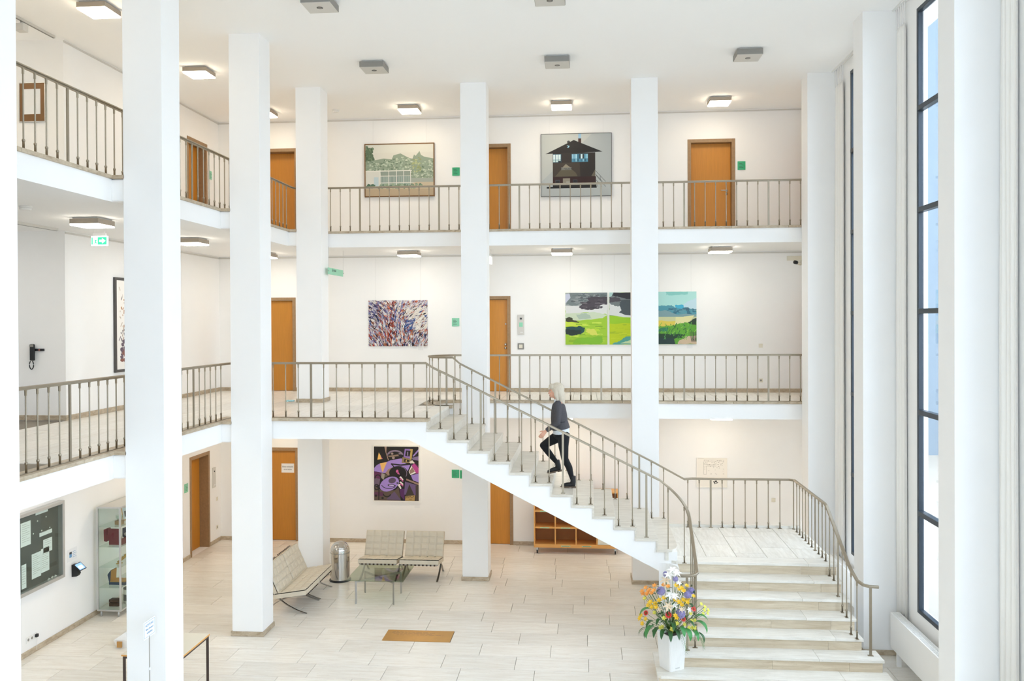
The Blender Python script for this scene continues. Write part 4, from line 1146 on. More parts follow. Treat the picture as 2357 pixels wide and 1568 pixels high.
# hanging green direction sign
t = thing('hanging_sign', 'pale green sign hung on wires from the ceiling beside the corner column', 'sign', (-5.105, 17.2, 6.06))
MB().box(-0.004, 0.004, -0.55, 0.50, -0.07, 0.065).build('plate', 'sign_green_pale', t, bevel=0.002)
for y in (-0.5, 0.53):
    MB().tube([(0, y, 0.0), (0, y, SOF2 - 6.06)], 0.0025, 6).build('wire', 'aluminium', t)
    MB().box(-0.012, 0.012, y - 0.03, y + 0.005, -0.012, 0.012).build('clamp', 'steel_brushed', t)
text_part('Zu Podest', 0.07, 'lettering', 'ink', t, (0.0055, -0.15, 0.0), 90, 90)
# exit signs
t = thing('exit_sign', 'lit green exit sign with arrow hanging in the middle left gallery', 'sign', (-7.4, 12.5, 6.22))
emit('exit_white', (0.92, 1.0, 0.96), 1.6); emit('exit_green', (0.03, 0.62, 0.27), 1.0)
MB().box(-0.13, 0.13, -0.012, 0.012, 0, 0.15).build('panel', 'exit_white', t)
MB().box(-0.125, -0.105, -0.0135, -0.012, 0.02, 0.13).build('green_field', 'exit_green', t)
MB().box(-0.025, 0.118, -0.0135, -0.012, 0.018, 0.132).build('green_field', 'exit_green', t)
MB().prism([(0.0, 0.058), (0.045, 0.058), (0.045, 0.034), (0.1, 0.075), (0.045, 0.116), (0.045, 0.092), (0.0, 0.092)], 0.0136, 0.0142, mxz).build('arrow', 'exit_white', t)
m_ = MB()
for q in stroke([(-0.075, 0.03), (-0.06, 0.06), (-0.055, 0.09)], 0.014) + stroke([(-0.06, 0.06), (-0.04, 0.035)], 0.012) + stroke([(-0.08, 0.07), (-0.055, 0.085), (-0.035, 0.07)], 0.010): m_.prism(q if True else q, 0.0126, 0.0134, mxz)
m_.lathe([(0.010, 0.0), (0.010, 0.001)], 10, (-0.05, -0.0134, 0.112), cap=True)
m_.build('running_figure', 'exit_green', t)
MB().box(-0.10, 0.10, -0.02, 0.02, 0.15, 0.195).build('mount', 'white_plastic', t)
MB().box(-0.15, 0.15, -0.03, 0.03, 0.30, 0.325).build('ceiling_plate', 'white_plastic', t)
for x in (-0.08, 0.08): MB().box(x - 0.005, x + 0.005, -0.004, 0.004, 0.19, 0.305).build('hanger', 'white_plastic', t)
t = thing('exit_sign', 'lit white exit sign seen edge-on at the column by the middle floor door', 'sign', (-1.985, 17.9, 6.24))
MB().box(-0.016, 0.016, -0.13, 0.13, 0, 0.15).build('panel', 'exit_white', t)
MB().box(-0.02, 0.02, -0.12, 0.12, 0.15, 0.19).build('mount', 'white_plastic', t)
MB().box(-0.01, 0.01, -0.01, 0.01, 0.19, SOF2 - 6.24).build('hanger', 'white_plastic', t)
# intercoms, switches, sockets
def on_wall(name, label, cat, u, z, wall='back', grp=None):
    return thing(name, label, cat, (u, YB, z) if wall == 'back' else (XW, u, z), 0 if wall == 'back' else math.pi / 2, grp)
t = on_wall('intercom', 'tall grey intercom panel right of the middle floor door', 'intercom', -1.52, 4.73)
MB().box(0, 0.15, -0.02, -0.001, 0, 0.45).build('panel', 'lamp_plate', t, bevel=0.003)
MB().box(0.035, 0.115, -0.022, -0.02, 0.175, 0.275).build('screen', 'sign_green_pale', t)
k = MB().lathe([(0.022, 0), (0.022, 0.004)], 14); m_ = MB().add([(0.075 + v[0], -0.02 - v[2], 0.36 + v[1]) for v in k.v], k.f)
for a in range(8): m_.prism(stroke([(0.075 + 0.024 * math.cos(a * .785), 0.36 + 0.024 * math.sin(a * .785)), (0.075 + 0.036 * math.cos(a * .785), 0.36 + 0.036 * math.sin(a * .785))], 0.006)[0], 0.02, 0.023, mxz)
m_.build('speaker', 'black_plastic', t)
MB().box(0.06, 0.115, -0.023, -0.02, 0.045, 0.06).build('name_tag', 'paper', t)
t = on_wall('card_reader', 'square grey card reader below the intercom on the middle floor', 'switch', -1.52, 4.40)
MB().box(0, 0.14, -0.018, -0.001, 0, 0.14).build('frame', 'lamp_grey', t, bevel=0.003)
MB().box(0.03, 0.11, -0.022, -0.018, 0.03, 0.11).build('face', 'cream_plastic', t, bevel=0.002)
t = on_wall('intercom', 'narrow grey intercom panel beside the deep ground floor doorway', 'intercom', 18.685, 1.28, 'left')
MB().box(0, 0.15, -0.02, -0.001, 0, 0.46).build('panel', 'lamp_plate', t, bevel=0.003)
k = MB().lathe([(0.02, 0), (0.02, 0.004)], 14); MB().add([(0.075 + v[0], -0.02 - v[2], 0.37 + v[1]) for v in k.v], k.f).build('speaker', 'black_plastic', t)
MB().box(0.06, 0.115, -0.023, -0.02, 0.05, 0.07).build('name_tag', 'paper', t)
def small_plate(u, z, label, cat, wall='back', n=1, sock=False, mt='cream_plastic'):
    t = on_wall('wall_' + cat, label, cat, u, z, wall, 'switches and sockets')
    MB().box(0, 0.085 * n, -0.012, -0.001, 0, 0.085).build('cover', mt, t, bevel=0.003)
    for i in range(n):
        if sock:
            k = MB().lathe([(0.022, 0), (0.020, 0.002)], 16); MB().add([(0.0425 + 0.085 * i + v[0], -0.012 - v[2], 0.0425 + v[1]) for v in k.v], k.f).build('socket_well', 'lamp_grey', t)
        else: MB().box(0.015 + 0.085 * i, 0.07 + 0.085 * i, -0.016, -0.012, 0.015, 0.07).build('rocker', mt, t, bevel=0.002)
    return t
small_plate(3.775, 4.43, 'cream light switch on the middle floor wall near the right end', 'switch')
small_plate(3.775, 3.67, 'cream socket low on the middle floor wall near the right end', 'socket', sock=True)
small_plate(4.04, 1.045, 'cream light switch on the wall behind the landing railing', 'switch')
small_plate(18.88, 0.95, 'cream light switch near the ground floor corner', 'switch', 'left')
small_plate(18.88, 0.30, 'cream socket low near the ground floor corner', 'socket', 'left', sock=True)
t = small_plate(12.20, 0.20, 'white triple socket low on the left wall below the notice board', 'socket', 'left', 3, True, 'white_plastic')
MB().tube([(0.215, -0.012, 0.05), (0.21, -0.04, 0.02), (0.205, -0.035, -0.08), (0.21, -0.03, -0.17)], 0.004, 6).build('cable', 'white_plastic', t)
MB().box(0.195, 0.24, -0.045, -0.012, 0.025, 0.07).build('plug', 'black_plastic', t)
# camera on the back wall, right end of the middle floor
t = on_wall('security_camera', 'small security camera with black lens at the right end of the middle floor', 'camera', 4.40, 6.28)
MB().box(-0.02, 0.35, -0.03, -0.001, 0.05, 0.15).build('base_box', 'cream_plastic', t, bevel=0.004)
MB().tube([(0.30, -0.02, 0.06), (0.26, -0.12, 0.02), (0.20, -0.16, -0.02)], 0.016, 8).build('arm', 'cream_plastic', t)
MB().tube([(0.24, -0.14, -0.03), (0.14, -0.22, -0.01)], 0.038, 12).build('body', 'cream_plastic', t)
MB().tube([(0.14, -0.22, -0.01), (0.085, -0.265, 0.0)], 0.040, 12).build('lens_hood', 'black_plastic', t)
# smoke detectors
for x, y, z, lb in ((-5.41, 18.27, ZC, 'white round smoke detector on the top ceiling beside the corner column'), (-7.15, 10.4, SOF2, 'white round smoke detector over the middle left gallery')):
    t = thing('smoke_detector', lb, 'detector', (x, y, z))
    MB().lathe([(0.075, -0.022), (0.078, 0)], 24).build('base', 'white_plastic', t)
    MB().lathe([(0.052, -0.055), (0.068, -0.048), (0.072, -0.022)], 24).build('cover', 'white_plastic', t)
# ceiling tracks with a spot head
for x, y0, y1, z, lb in ((-8.49, 11.2, 13.09, ZC, 'grey lighting track on the ceiling at the top left'), (-8.355, 11.0, 12.92, SOF2, 'pale lighting track under the ceiling of the middle left gallery')):
    t = thing('lighting_track', lb, 'track', (x, y0, z))
    MB().box(-0.02, 0.02, 0, y1 - y0, -0.04, 0).build('rail', 'lamp_plate', t, bevel=0.003)
    MB().box(-0.012, 0.012, 0.01, y1 - y0 - 0.01, -0.044, -0.04).build('groove', 'lamp_grey', t)
    if z == ZC:
        MB().tube([(0, 1.08, -0.04), (0, 1.08, -0.09)], 0.012, 8).build('stem', 'steel_brushed', t)
        MB().box(-0.07, 0.07, 1.02, 1.15, -0.20, -0.09).build('spot_head', 'lamp_plate', t, bevel=0.006)
# wall phone on the recessed wall
t = thing('wall_phone', 'black handset with coiled cord on a wall bracket in the middle left gallery', 'phone', (-8.97, 13.25, 4.30))
MB().box(-0.06, 0.17, -0.03, -0.001, 0.285, 0.325).build('bracket', 'black_plastic', t, bevel=0.004)
MB().box(-0.045, 0.03, -0.075, -0.03, 0.13, 0.40).build('handset', 'black_plastic', t, bevel=0.014)
MB().box(-0.04, 0.025, -0.08, -0.074, 0.355, 0.395).build('earpiece', 'lamp_grey', t)
MB().box(0.085, 0.11, -0.032, -0.03, 0.295, 0.315).build('indicator', 'lips', t)
MB().tube([(0.0 + 0.0 * i, -0.05, 0.14) for i in range(1)] + [(-0.025 + 0.035 * math.sin(a), -0.05, 0.06 - 0.07 * math.cos(a)) for a in [2.6 - 5.2 * i / 14 for i in range(15)]], 0.008, 8).build('cord', 'black_plastic', t)

# ---- notice board on the left wall
t = on_wall('notice_board', 'glazed notice board with dark grey felt and white papers on the left wall', 'notice board', 11.2, 0.965, 'left')
W_, H_ = 1.835, 1.235
MB().box(0.05, W_ - 0.05, -0.02, -0.004, 0.05, H_ - 0.05).build('felt_back', 'felt', t)
for b_ in ((0, 0.05, 0, H_), (W_ - 0.05, W_, 0, H_), (0.05, W_ - 0.05, 0, 0.055), (0.05, W_ - 0.05, H_ - 0.05, H_)):
    MB().box(b_[0], b_[1], -0.10, -0.002, b_[2], b_[3]).build('frame_bar', 'aluminium', t, bevel=0.003)
MB().box(0.05, W_ - 0.05, -0.085, -0.081, 0.055, H_ - 0.05).build('glass_pane', 'clear_glass', t)
def sheet(u, z, w_, h_, nl, rot=0):
    o = MB().box(0, w_, -0.0235, -0.021, 0, h_).build('paper_sheet', 'paper', t, (u, 0, z))
    for i in range(nl): MB().box(w_ * 0.12, w_ * (0.88 if i % 3 else 0.6), -0.0242, -0.0235, h_ * (0.9 - 0.8 * i / nl), h_ * (0.9 - 0.8 * i / nl) + 0.004).build('text_line', 'lamp_grey', o)
sheet(0.87, 0.72, 0.23, 0.36, 9); sheet(1.40, 0.49, 0.22, 0.21, 5); sheet(1.12, 0.17, 0.22, 0.38, 10); sheet(1.345, 0.20, 0.20, 0.37, 10); sheet(0.88, 0.03 + 0.06, 0.11, 0.36, 8)
sheet(1.31, 0.77, 0.31, 0.06, 1); sheet(1.22, 1.125, 0.30, 0.045, 1)
for u, z in ((1.26, 1.03), (1.47, 1.05), (1.16, 0.86), (1.36, 0.86), (1.56, 0.86)):
    MB().lathe([(0.012, 0.0), (0.012, 0.004), (0.004, 0.006)], 10).build('push_pin', 'white_plastic', t, (u, -0.024, z)).rotation_euler = (R(90), 0, 0)
for i in range(9): MB().lathe([(0.012, 0), (0.012, 0.01)], 10).build('push_pin', 'white_plastic', t, (1.48 + 0.027 * i, -0.04 + 0.008 * (i % 3 - 1), 0.056 + 0.012 * (i % 2)))
# ---- info sheet and tablet
t = on_wall('info_sheet', 'white printed sheet with a blue picture above the small black tablet', 'sheet', 13.24, 1.13, 'left')
MB().box(0, 0.27, -0.004, -0.001, 0, 0.20).build('sheet', 'paper', t)
MB().box(0.06, 0.125, -0.005, -0.004, 0.06, 0.15).build('picture', 'ink_blue', t); MB().box(0.06, 0.125, -0.0055, -0.004, 0.115, 0.15).build('picture', 'ink', t)
for i in range(4): MB().box(0.15, 0.25 - 0.02 * (i % 2), -0.005, -0.004, 0.05 + 0.03 * i, 0.056 + 0.03 * i).build('text_line', 'ink_blue', t)
t = on_wall('tablet', 'small black tablet with lit blue screen on a wall arm', 'tablet', 13.36, 0.86, 'left')
MB().prism([(0, 0), (0.085, 0.01), (0.11, 0.05), (0.085, 0.14), (0.05, 0.20), (0, 0.20)], 0.0, 0.09, Matrix(((0, 0, 1, 0), (-1, 0, 0, 0), (0, 1, 0, 0), (0, 0, 0, 1)))).build('wall_mount', 'black_plastic', t, bevel=0.004)
tm = Matrix.Translation((0.045, -0.12, 0.165)) @ Matrix.Rotation(R(-48), 4, 'X')
MB().box(-0.095, 0.095, -0.006, 0.006, -0.075, 0.075, tm).build('body', 'black_plastic', t, bevel=0.004)
emit('screen_blue', (0.25, 0.45, 0.85), 0.9); emit('screen_pale', (0.75, 0.85, 1.0), 1.0)
MB().box(-0.08, 0.08, -0.0075, -0.006, -0.062, 0.062, tm).build('screen', 'screen_blue', t)
MB().box(-0.06, 0.05, -0.0085, -0.0075, -0.045, 0.015, tm).build('screen_panel', 'screen_pale', t)

# ---- display cabinet with exhibits
CX0, CX1, CY0, CY1, CH = -8.36, -7.93, 13.95, 14.95, 1.89
t = thing('display_cabinet', 'tall glass display cabinet with aluminium frame on short feet', 'cabinet', (CX0, CY0, 0))
cw, cd = CX1 - CX0, CY1 - CY0
e = 0.028
for x in (0, cw - e):
    for y in (0, cd - e): MB().box(x, x + e, y, y + e, 0.10, CH).build('corner_post', 'aluminium', t, bevel=0.003)
for z in (0.10, CH - e):
    for x in (0, cw - e): MB().box(x, x + e, e, cd - e, z, z + e).build('frame_rail', 'aluminium', t, bevel=0.003)
    for y in (0, cd - e): MB().box(e, cw - e, y, y + e, z, z + e).build('frame_rail', 'aluminium', t, bevel=0.003)
MB().box(0.01, cw - 0.01, 0.01, cd - 0.01, 0.105, 0.125).build('base_board', 'lamp_plate', t)
MB().box(0.01, cw - 0.01, 0.01, cd - 0.01, CH - 0.012, CH - 0.006).build('top_board', 'lamp_plate', t)
for x in (0.05, cw - 0.07):
    for y in (0.05, cd - 0.07): MB().lathe([(0.018, 0), (0.018, 0.10)], 12, (x, y, 0)).build('foot', 'aluminium', t)
SHZ = [0.125, 0.50, 0.85, 1.20, 1.545]
for z in SHZ[1:]: MB().box(0.02, cw - 0.02, 0.02, cd - 0.02, z - 0.007, z).build('glass_shelf', 'clear_glass', t)
MB().box(0.028, cw - 0.028, 0.008, 0.013, 0.13, CH - 0.03).build('glass_pane', 'clear_glass', t)
MB().box(cw - 0.013, cw - 0.008, 0.028, cd - 0.028, 0.13, CH - 0.03).build('glass_pane', 'clear_glass', t)
def exhibit(name, label, cat, x, y, k): return thing(name, label, cat, (CX0 + x, CY0 + y, SHZ[k]), group='exhibits in the glass cabinet')
q = exhibit('red_case', 'open dark red case with lifted lid on the second shelf of the glass cabinet', 'case', 0.13, 0.16, 3)
MB().box(0, 0.24, 0, 0.16, 0, 0.10).build('box', 'lips', q, bevel=0.004); MB().box(0, 0.24, 0, 0.012, 0.10, 0.28, Matrix.Translation((-0.02, 0, 0))).build('box_back', 'lips', q)
MATS['lips'].node_tree.nodes['Principled BSDF']
mat('dark_red', '6d1f24', 0.6, noise=0.1); mat('navy', '2c3a52', 0.6, noise=0.1); mat('gold', 'b8944a', 0.4, 0.6, noise=0.2); mat('brown_wood', '4a2e20', 0.5, noise=0.2, nscale=12); mat('case_tan', 'b98a4c', 0.6, noise=0.1); mat('pale_ceramic', 'd8d2c6', 0.5, noise=0.05)
for ch in q.children: ch.data.materials.clear(); ch.data.materials.append(MATS['dark_red'])
MB().prism([(-0.09, 0.06), (-0.045, 0.05), (0.0, 0.09), (-0.05, 0.27), (-0.095, 0.26)], -0.14, 0.0, mxz).build('lid', 'dark_red', q)
for i in range(4): MB().lathe([(0.018, 0.09), (0.02, 0.115), (0.0, 0.13)], 10, (0.05 + 0.05 * i, 0.08, 0)).build('lining_piece', 'pale_ceramic', q)
q = exhibit('navy_box', 'dark blue upright box with silver emblem behind the red case', 'box', 0.26, 0.36, 3)
MB().box(0, 0.13, 0, 0.10, 0, 0.24).build('box', 'navy', q, bevel=0.004)
k = MB().lathe([(0.03, 0), (0.03, 0.004)], 14); MB().add([(0.065 + v[0], -v[2], 0.14 + v[1]) for v in k.v], k.f).build('emblem', 'aluminium', q)
q = exhibit('small_framed_photo', 'small wooden framed photograph leaning on the top shelf of the cabinet', 'frame', 0.26, 0.38, 4)
fm = Matrix.Rotation(R(-14), 4, 'Y') @ Matrix.Rotation(R(-12), 4, 'X')
MB().box(0, 0.20, 0, 0.012, 0.02, 0.26, fm).build('frame', 'wood_light', q); MB().box(0.018, 0.182, -0.003, 0, 0.038, 0.242, fm).build('photograph', 'paper', q); MB().box(0.05, 0.15, -0.005, -0.003, 0.08, 0.18, fm).build('image', 'frame_dark', q)
q = exhibit('glass_dish', 'round glass dish on a brown block on the top shelf of the cabinet', 'dish', 0.29, 0.22, 4)
MB().box(-0.06, 0.06, -0.05, 0.05, 0, 0.07).build('block', 'casing_stone', q, bevel=0.004); MB().lathe([(0.03, 0.07), (0.06, 0.12), (0.062, 0.16), (0.055, 0.16), (0.05, 0.12), (0.02, 0.085)], 18).build('bowl', 'clear_glass', q)
q = exhibit('gold_ornament', 'gold ornament bar leaning on the middle shelf of the cabinet', 'ornament', 0.25, 0.26, 2)
m_ = MB().tube([(0, 0, 0.03), (0.06, 0.05, 0.09), (0.14, 0.10, 0.18)], 0.022, 8)
for i in range(5): m_.lathe([(0.028, -0.008), (0.03, 0), (0.028, 0.008)], 10, (0.03 * i, 0.022 * i, 0.035 + 0.034 * i))
m_.build('bar', 'gold', q); MB().box(-0.03, 0.05, -0.04, 0.04, 0, 0.012).build('foot', 'gold', q)
q = exhibit('dark_case', 'open dark case with tan lining on the fourth shelf of the cabinet', 'case', 0.08, 0.18, 1)
MB().box(0.03, 0.33, 0, 0.22, 0, 0.045).build('tray', 'navy', q, bevel=0.004); MB().box(0.045, 0.315, 0.015, 0.205, 0.045, 0.065).build('lining', 'case_tan', q)
MB().prism([(0.03, 0.04), (0.045, 0.045), (0.06, 0.25), (0.0, 0.17)], -0.2, -0.01, mxz).build('lid', 'navy', q); MB().prism([(0.048, 0.05), (0.056, 0.05), (0.068, 0.24), (0.06, 0.245)], -0.19, -0.02, mxz).build('lid_lining', 'case_tan', q)
q = exhibit('tan_cube', 'small tan cube on a dark plinth beside the open dark case', 'ornament', 0.33, 0.52, 1)
MB().box(-0.04, 0.04, -0.04, 0.04, 0.0, 0.16).build('plinth', 'frame_dark', q); MB().box(-0.05, 0.03, -0.06, 0.02, 0.16, 0.22).build('cube', 'case_tan', q, bevel=0.003)
q = exhibit('wooden_chest', 'small dark brown wooden chest on the bottom of the cabinet', 'chest', 0.11, 0.18, 0)
MB().box(0, 0.17, 0, 0.11, 0, 0.06).build('base', 'brown_wood', q, bevel=0.005); MB().box(-0.004, 0.174, -0.004, 0.114, 0.066, 0.12).build('lid', 'brown_wood', q, bevel=0.012)
q = exhibit('printed_tin', 'pale printed tin standing at the bottom right of the cabinet', 'tin', 0.33, 0.40, 0)
MB().lathe([(0.07, 0), (0.07, 0.24), (0.066, 0.245)], 22).build('body', 'pale_ceramic', q); MB().lathe([(0.0705, 0.05), (0.0705, 0.16)], 22, cap=False).build('print_band', 'felt', q); MB().lathe([(0.072, 0.245), (0.072, 0.27), (0.06, 0.275)], 22).build('lid', 'frame_dark', q)

# ================================================================== GROUND FLOOR THINGS
# brass plaque set flush in the paving
t = thing('floor_plaque', 'brass plaque with engraved lines set into the stone floor', 'plaque', (-2.69, 13.4925, 0))
MB().box(-0.543, 0.543, -0.238, 0.238, -0.010, 0.001).build('plate', 'brass_plate', t)
random.seed(4)
for i, (y, a, b) in enumerate(((0.15, -0.45, 0.15), (0.115, -0.45, 0.25), (0.08, -0.42, 0.22), (0.03, -0.36, 0.40))):
    x = a
    while x < b:
        l = random.uniform(0.03, 0.10); MB().box(x, min(b, x + l), y - 0.008, y + 0.004, 0.001, 0.0013).build('engraving', 'casing_stone', t); x += l + 0.018
# side table behind the broad column
t = thing('side_table', 'square table with pale top and dark brown steel frame behind the broad column', 'table', (-6.04, 10.63, 0))
MB().box(0, 0.82, 0, 0.81, 0.695, 0.72).build('table_top', 'cream_plastic', t, bevel=0.002)
MB().box(-0.003, 0.823, -0.003, 0.813, 0.697, 0.718).build('edge_band', 'wood_light', t)
mat('brown_steel', '4a3d38', 0.45, 0.4, noise=0.05)
for x in (0.01, 0.785):
    for y in (0.01, 0.775): MB().box(x, x + 0.028, y, y + 0.028, 0, 0.695).build('leg', 'brown_steel', t, bevel=0.002)
for b_ in ((0.038, 0.785, 0.012, 0.036), (0.038, 0.785, 0.777, 0.801)): MB().box(*b_, 0.665, 0.695).build('apron', 'brown_steel', t)
for b_ in ((0.012, 0.036, 0.038, 0.775), (0.787, 0.811, 0.038, 0.775)): MB().box(*b_, 0.665, 0.695).build('apron', 'brown_steel', t)
# sign stand in front of the column
t = thing('sign_stand', 'thin pole stand holding a white notice with blue border before the broad column', 'sign', (-5.25, 9.86, 0))
MB().lathe([(0.14, 0), (0.14, 0.012), (0.02, 0.025)], 24).build('base', 'lamp_grey', t)
MB().lathe([(0.006, 0.02), (0.006, 1.27)], 10, cap=False).build('pole', 'steel_brushed', t)
MB().lathe([(0.010, 0.86), (0.012, 0.865), (0.012, 0.885), (0.010, 0.89)], 10).build('pole_joint', 'white_plastic', t)
MB().box(-0.006, -0.002, -0.135, 0.145, 1.255, 1.47).build('backing', 'white_plastic', t)
MB().box(-0.002, 0.0, -0.135, 0.145, 1.255, 1.47).build('notice_sheet', 'paper', t)
mat('notice_white', 'f3f6fa', 0.6, noise=0.01); t.children[-1].data.materials[0] = MATS['notice_white']
for b_ in ((-0.118, 0.128, 1.272, 1.275), (-0.118, 0.128, 1.450, 1.453), (-0.118, -0.115, 1.272, 1.453), (0.125, 0.128, 1.272, 1.453)): MB().box(0.0, 0.0006, *b_).build('border_line', 'ink_blue', t)
for s_, sz, z in (('ACHTUNG', 0.038, 1.40), ('Bitte Abstand', 0.032, 1.355), ('einhalten', 0.036, 1.31)): text_part(s_, sz, 'lettering', 'ink_blue', t, (0.001, 0.005, z), 90, 90)
# white tray on the floor behind the column
t = thing('storage_tray', 'white open plastic tray on the floor behind the broad column', 'tray', (-7.30, 12.62, 0))
m_ = MB()
o_ = [(0.0, 0.0), (0.5, 0.0), (0.5, 0.36), (0.0, 0.36)]; i_ = [(0.04, 0.04), (0.46, 0.04), (0.46, 0.32), (0.04, 0.32)]
vs = [(x, y, 0.13) for x, y in o_] + [(x, y, 0) for x, y in i_] + [(x * 0.97 + 0.0075, y * 0.96 + 0.007, 0.13) for x, y in o_] + [(x, y, 0.012) for x, y in i_]
fs = [(i, (i + 1) % 4, 4 + (i + 1) % 4, 4 + i) for i in range(4)] + [(8 + i, 12 + i, 12 + (i + 1) % 4, 8 + (i + 1) % 4) for i in range(4)] + [(i, 8 + i, 8 + (i + 1) % 4, (i + 1) % 4) for i in range(4)] + [(4, 5, 6, 7), (12, 15, 14, 13)]
m_.add(vs, fs).build('body', 'white_plastic', t); MB().box(0.06, 0.14, -0.012, 0.004, 0.02, 0.11).build('grip', 'case_tan', t)
# crumpled mask on the middle floor
rnd = random.Random(2)
m_ = MB(); n = 7
m_.add([(0.16 * (i / (n - 1) - 0.5), 0.12 * (j / (n - 1) - 0.5), 0.012 + 0.035 * abs(math.sin(i * 1.7 + j * 1.1)) + rnd.uniform(0, 0.012)) for j in range(n) for i in range(n)], [(j * n + i, j * n + i + 1, (j + 1) * n + i + 1, (j + 1) * n + i) for j in range(n - 1) for i in range(n - 1)], True)
o = m_.build('face_mask', 'pale_blue', loc=(-5.79, 16.33, F1)); tag(o, 'crumpled light blue face mask on the floor at the corner column', 'mask')
so = o.modifiers.new('thickness', 'SOLIDIFY'); so.thickness = 0.004
# steel bin with dome lid
t = thing('waste_bin', 'polished steel bin with domed push lid between the column and the tufted chairs', 'bin', (-4.79, 16.30, 0))
MB().lathe([(0.205, 0), (0.21, 0.012), (0.205, 0.03), (0.19, 0.035)], 40).build('base_ring', 'black_plastic', t)
MB().lathe([(0.186, 0.03), (0.186, 0.545)], 48, cap=False).build('body', 'steel', t)
MB().lathe([(0.189, 0.54), (0.19, 0.548), (0.189, 0.556)], 48, cap=False).build('seam_ring', 'steel_brushed', t)
MB().lathe([(0.186, 0.55)] + [(0.186 * math.cos(R(a)), 0.58 + 0.186 * math.sin(R(a))) for a in range(0, 88, 6)] + [(0.002, 0.766)], 48, cap=False).build('dome', 'steel', t)
fl_ = MB(); vs = []; fs = []; n = 9
for i in range(n):
    for j in range(n):
        el = R(18 + 52 * i / (n - 1)); az = R(-90 - 2 + 64 * (j / (n - 1)))
        rr = 0.1905
        vs.append((rr * math.cos(el) * math.cos(az), rr * math.cos(el) * math.sin(az), 0.58 + rr * math.sin(el)))
for i in range(n - 1):
    for j in range(n - 1): fs.append((i * n + j, i * n + j + 1, (i + 1) * n + j + 1, (i + 1) * n + j))
o = fl_.add(vs, fs, True).build('push_flap', 'steel', t); so = o.modifiers.new('thickness', 'SOLIDIFY'); so.thickness = 0.003
# glass coffee table
t = thing('coffee_table', 'low square glass coffee table on crossed steel frame before the tufted chairs', 'table', (-3.765, 15.405, 0))
MB().box(-0.52, 0.52, -0.495, 0.495, 0.412, 0.43).build('glass_top', 'table_glass', t, bevel=0.002)
for sx in (-1, 1):
    for sy in (-1, 1):
        m_ = MB().box(-0.018, 0.018, -0.006, 0.006, 0, 0.41)
        m_.build('leg', 'steel_brushed', t, (sx * 0.34, sy * 0.315 - 0.15, 0), R(42 * sx * sy), bevel=0.002)
for s in (-1, 1):
    m_ = MB().sweep([(-0.34, -0.315 * s - 0.15, 0.375), (0.34, 0.315 * s - 0.15, 0.375)], [(-0.006, 0), (-0.006, 0.035), (0.006, 0.035), (0.006, 0)]); m_.build('cross_bar', 'steel_brushed', t)

# ---- tufted lounge chairs
def cushion(w_, d, th, nu, nv):
    """box cushion, tufted into nu x nv squares on its upper side; origin at front left bottom"""
    m_ = MB(); ru, rv = nu * 8, nv * 8; vs = []; fs = []
    for j in range(rv + 1):
        for i in range(ru + 1):
            u, v = i / ru, j / rv
            a = abs(math.sin(math.pi * u * nu)); b = abs(math.sin(math.pi * v * nv))
            ed = min(1, min(u, 1 - u) * w_ / 0.02, min(v, 1 - v) * d / 0.02)
            va = max(math.exp(-(a / 0.16) ** 2), math.exp(-(b / 0.16) ** 2))
            vs.append((u * w_, v * d, th - 0.018 * va * ed - 0.012 * (1 - ed) + 0.006 * a * b))
    for j in range(rv):
        for i in range(ru):
            k = j * (ru + 1) + i; fs.append((k, k + 1, k + ru + 2, k + ru + 1))
    m_.add(vs, fs, True)
    z = th - 0.026
    m_.add([(0, 0, 0.0), (w_, 0, 0.0), (w_, d, 0.0), (0, d, 0.0), (0, 0, z), (w_, 0, z), (w_, d, z), (0, d, z)], [(0, 3, 2, 1), (0, 1, 5, 4), (1, 2, 6, 5), (2, 3, 7, 6), (3, 0, 4, 7)])
    return m_
CWD = 0.765
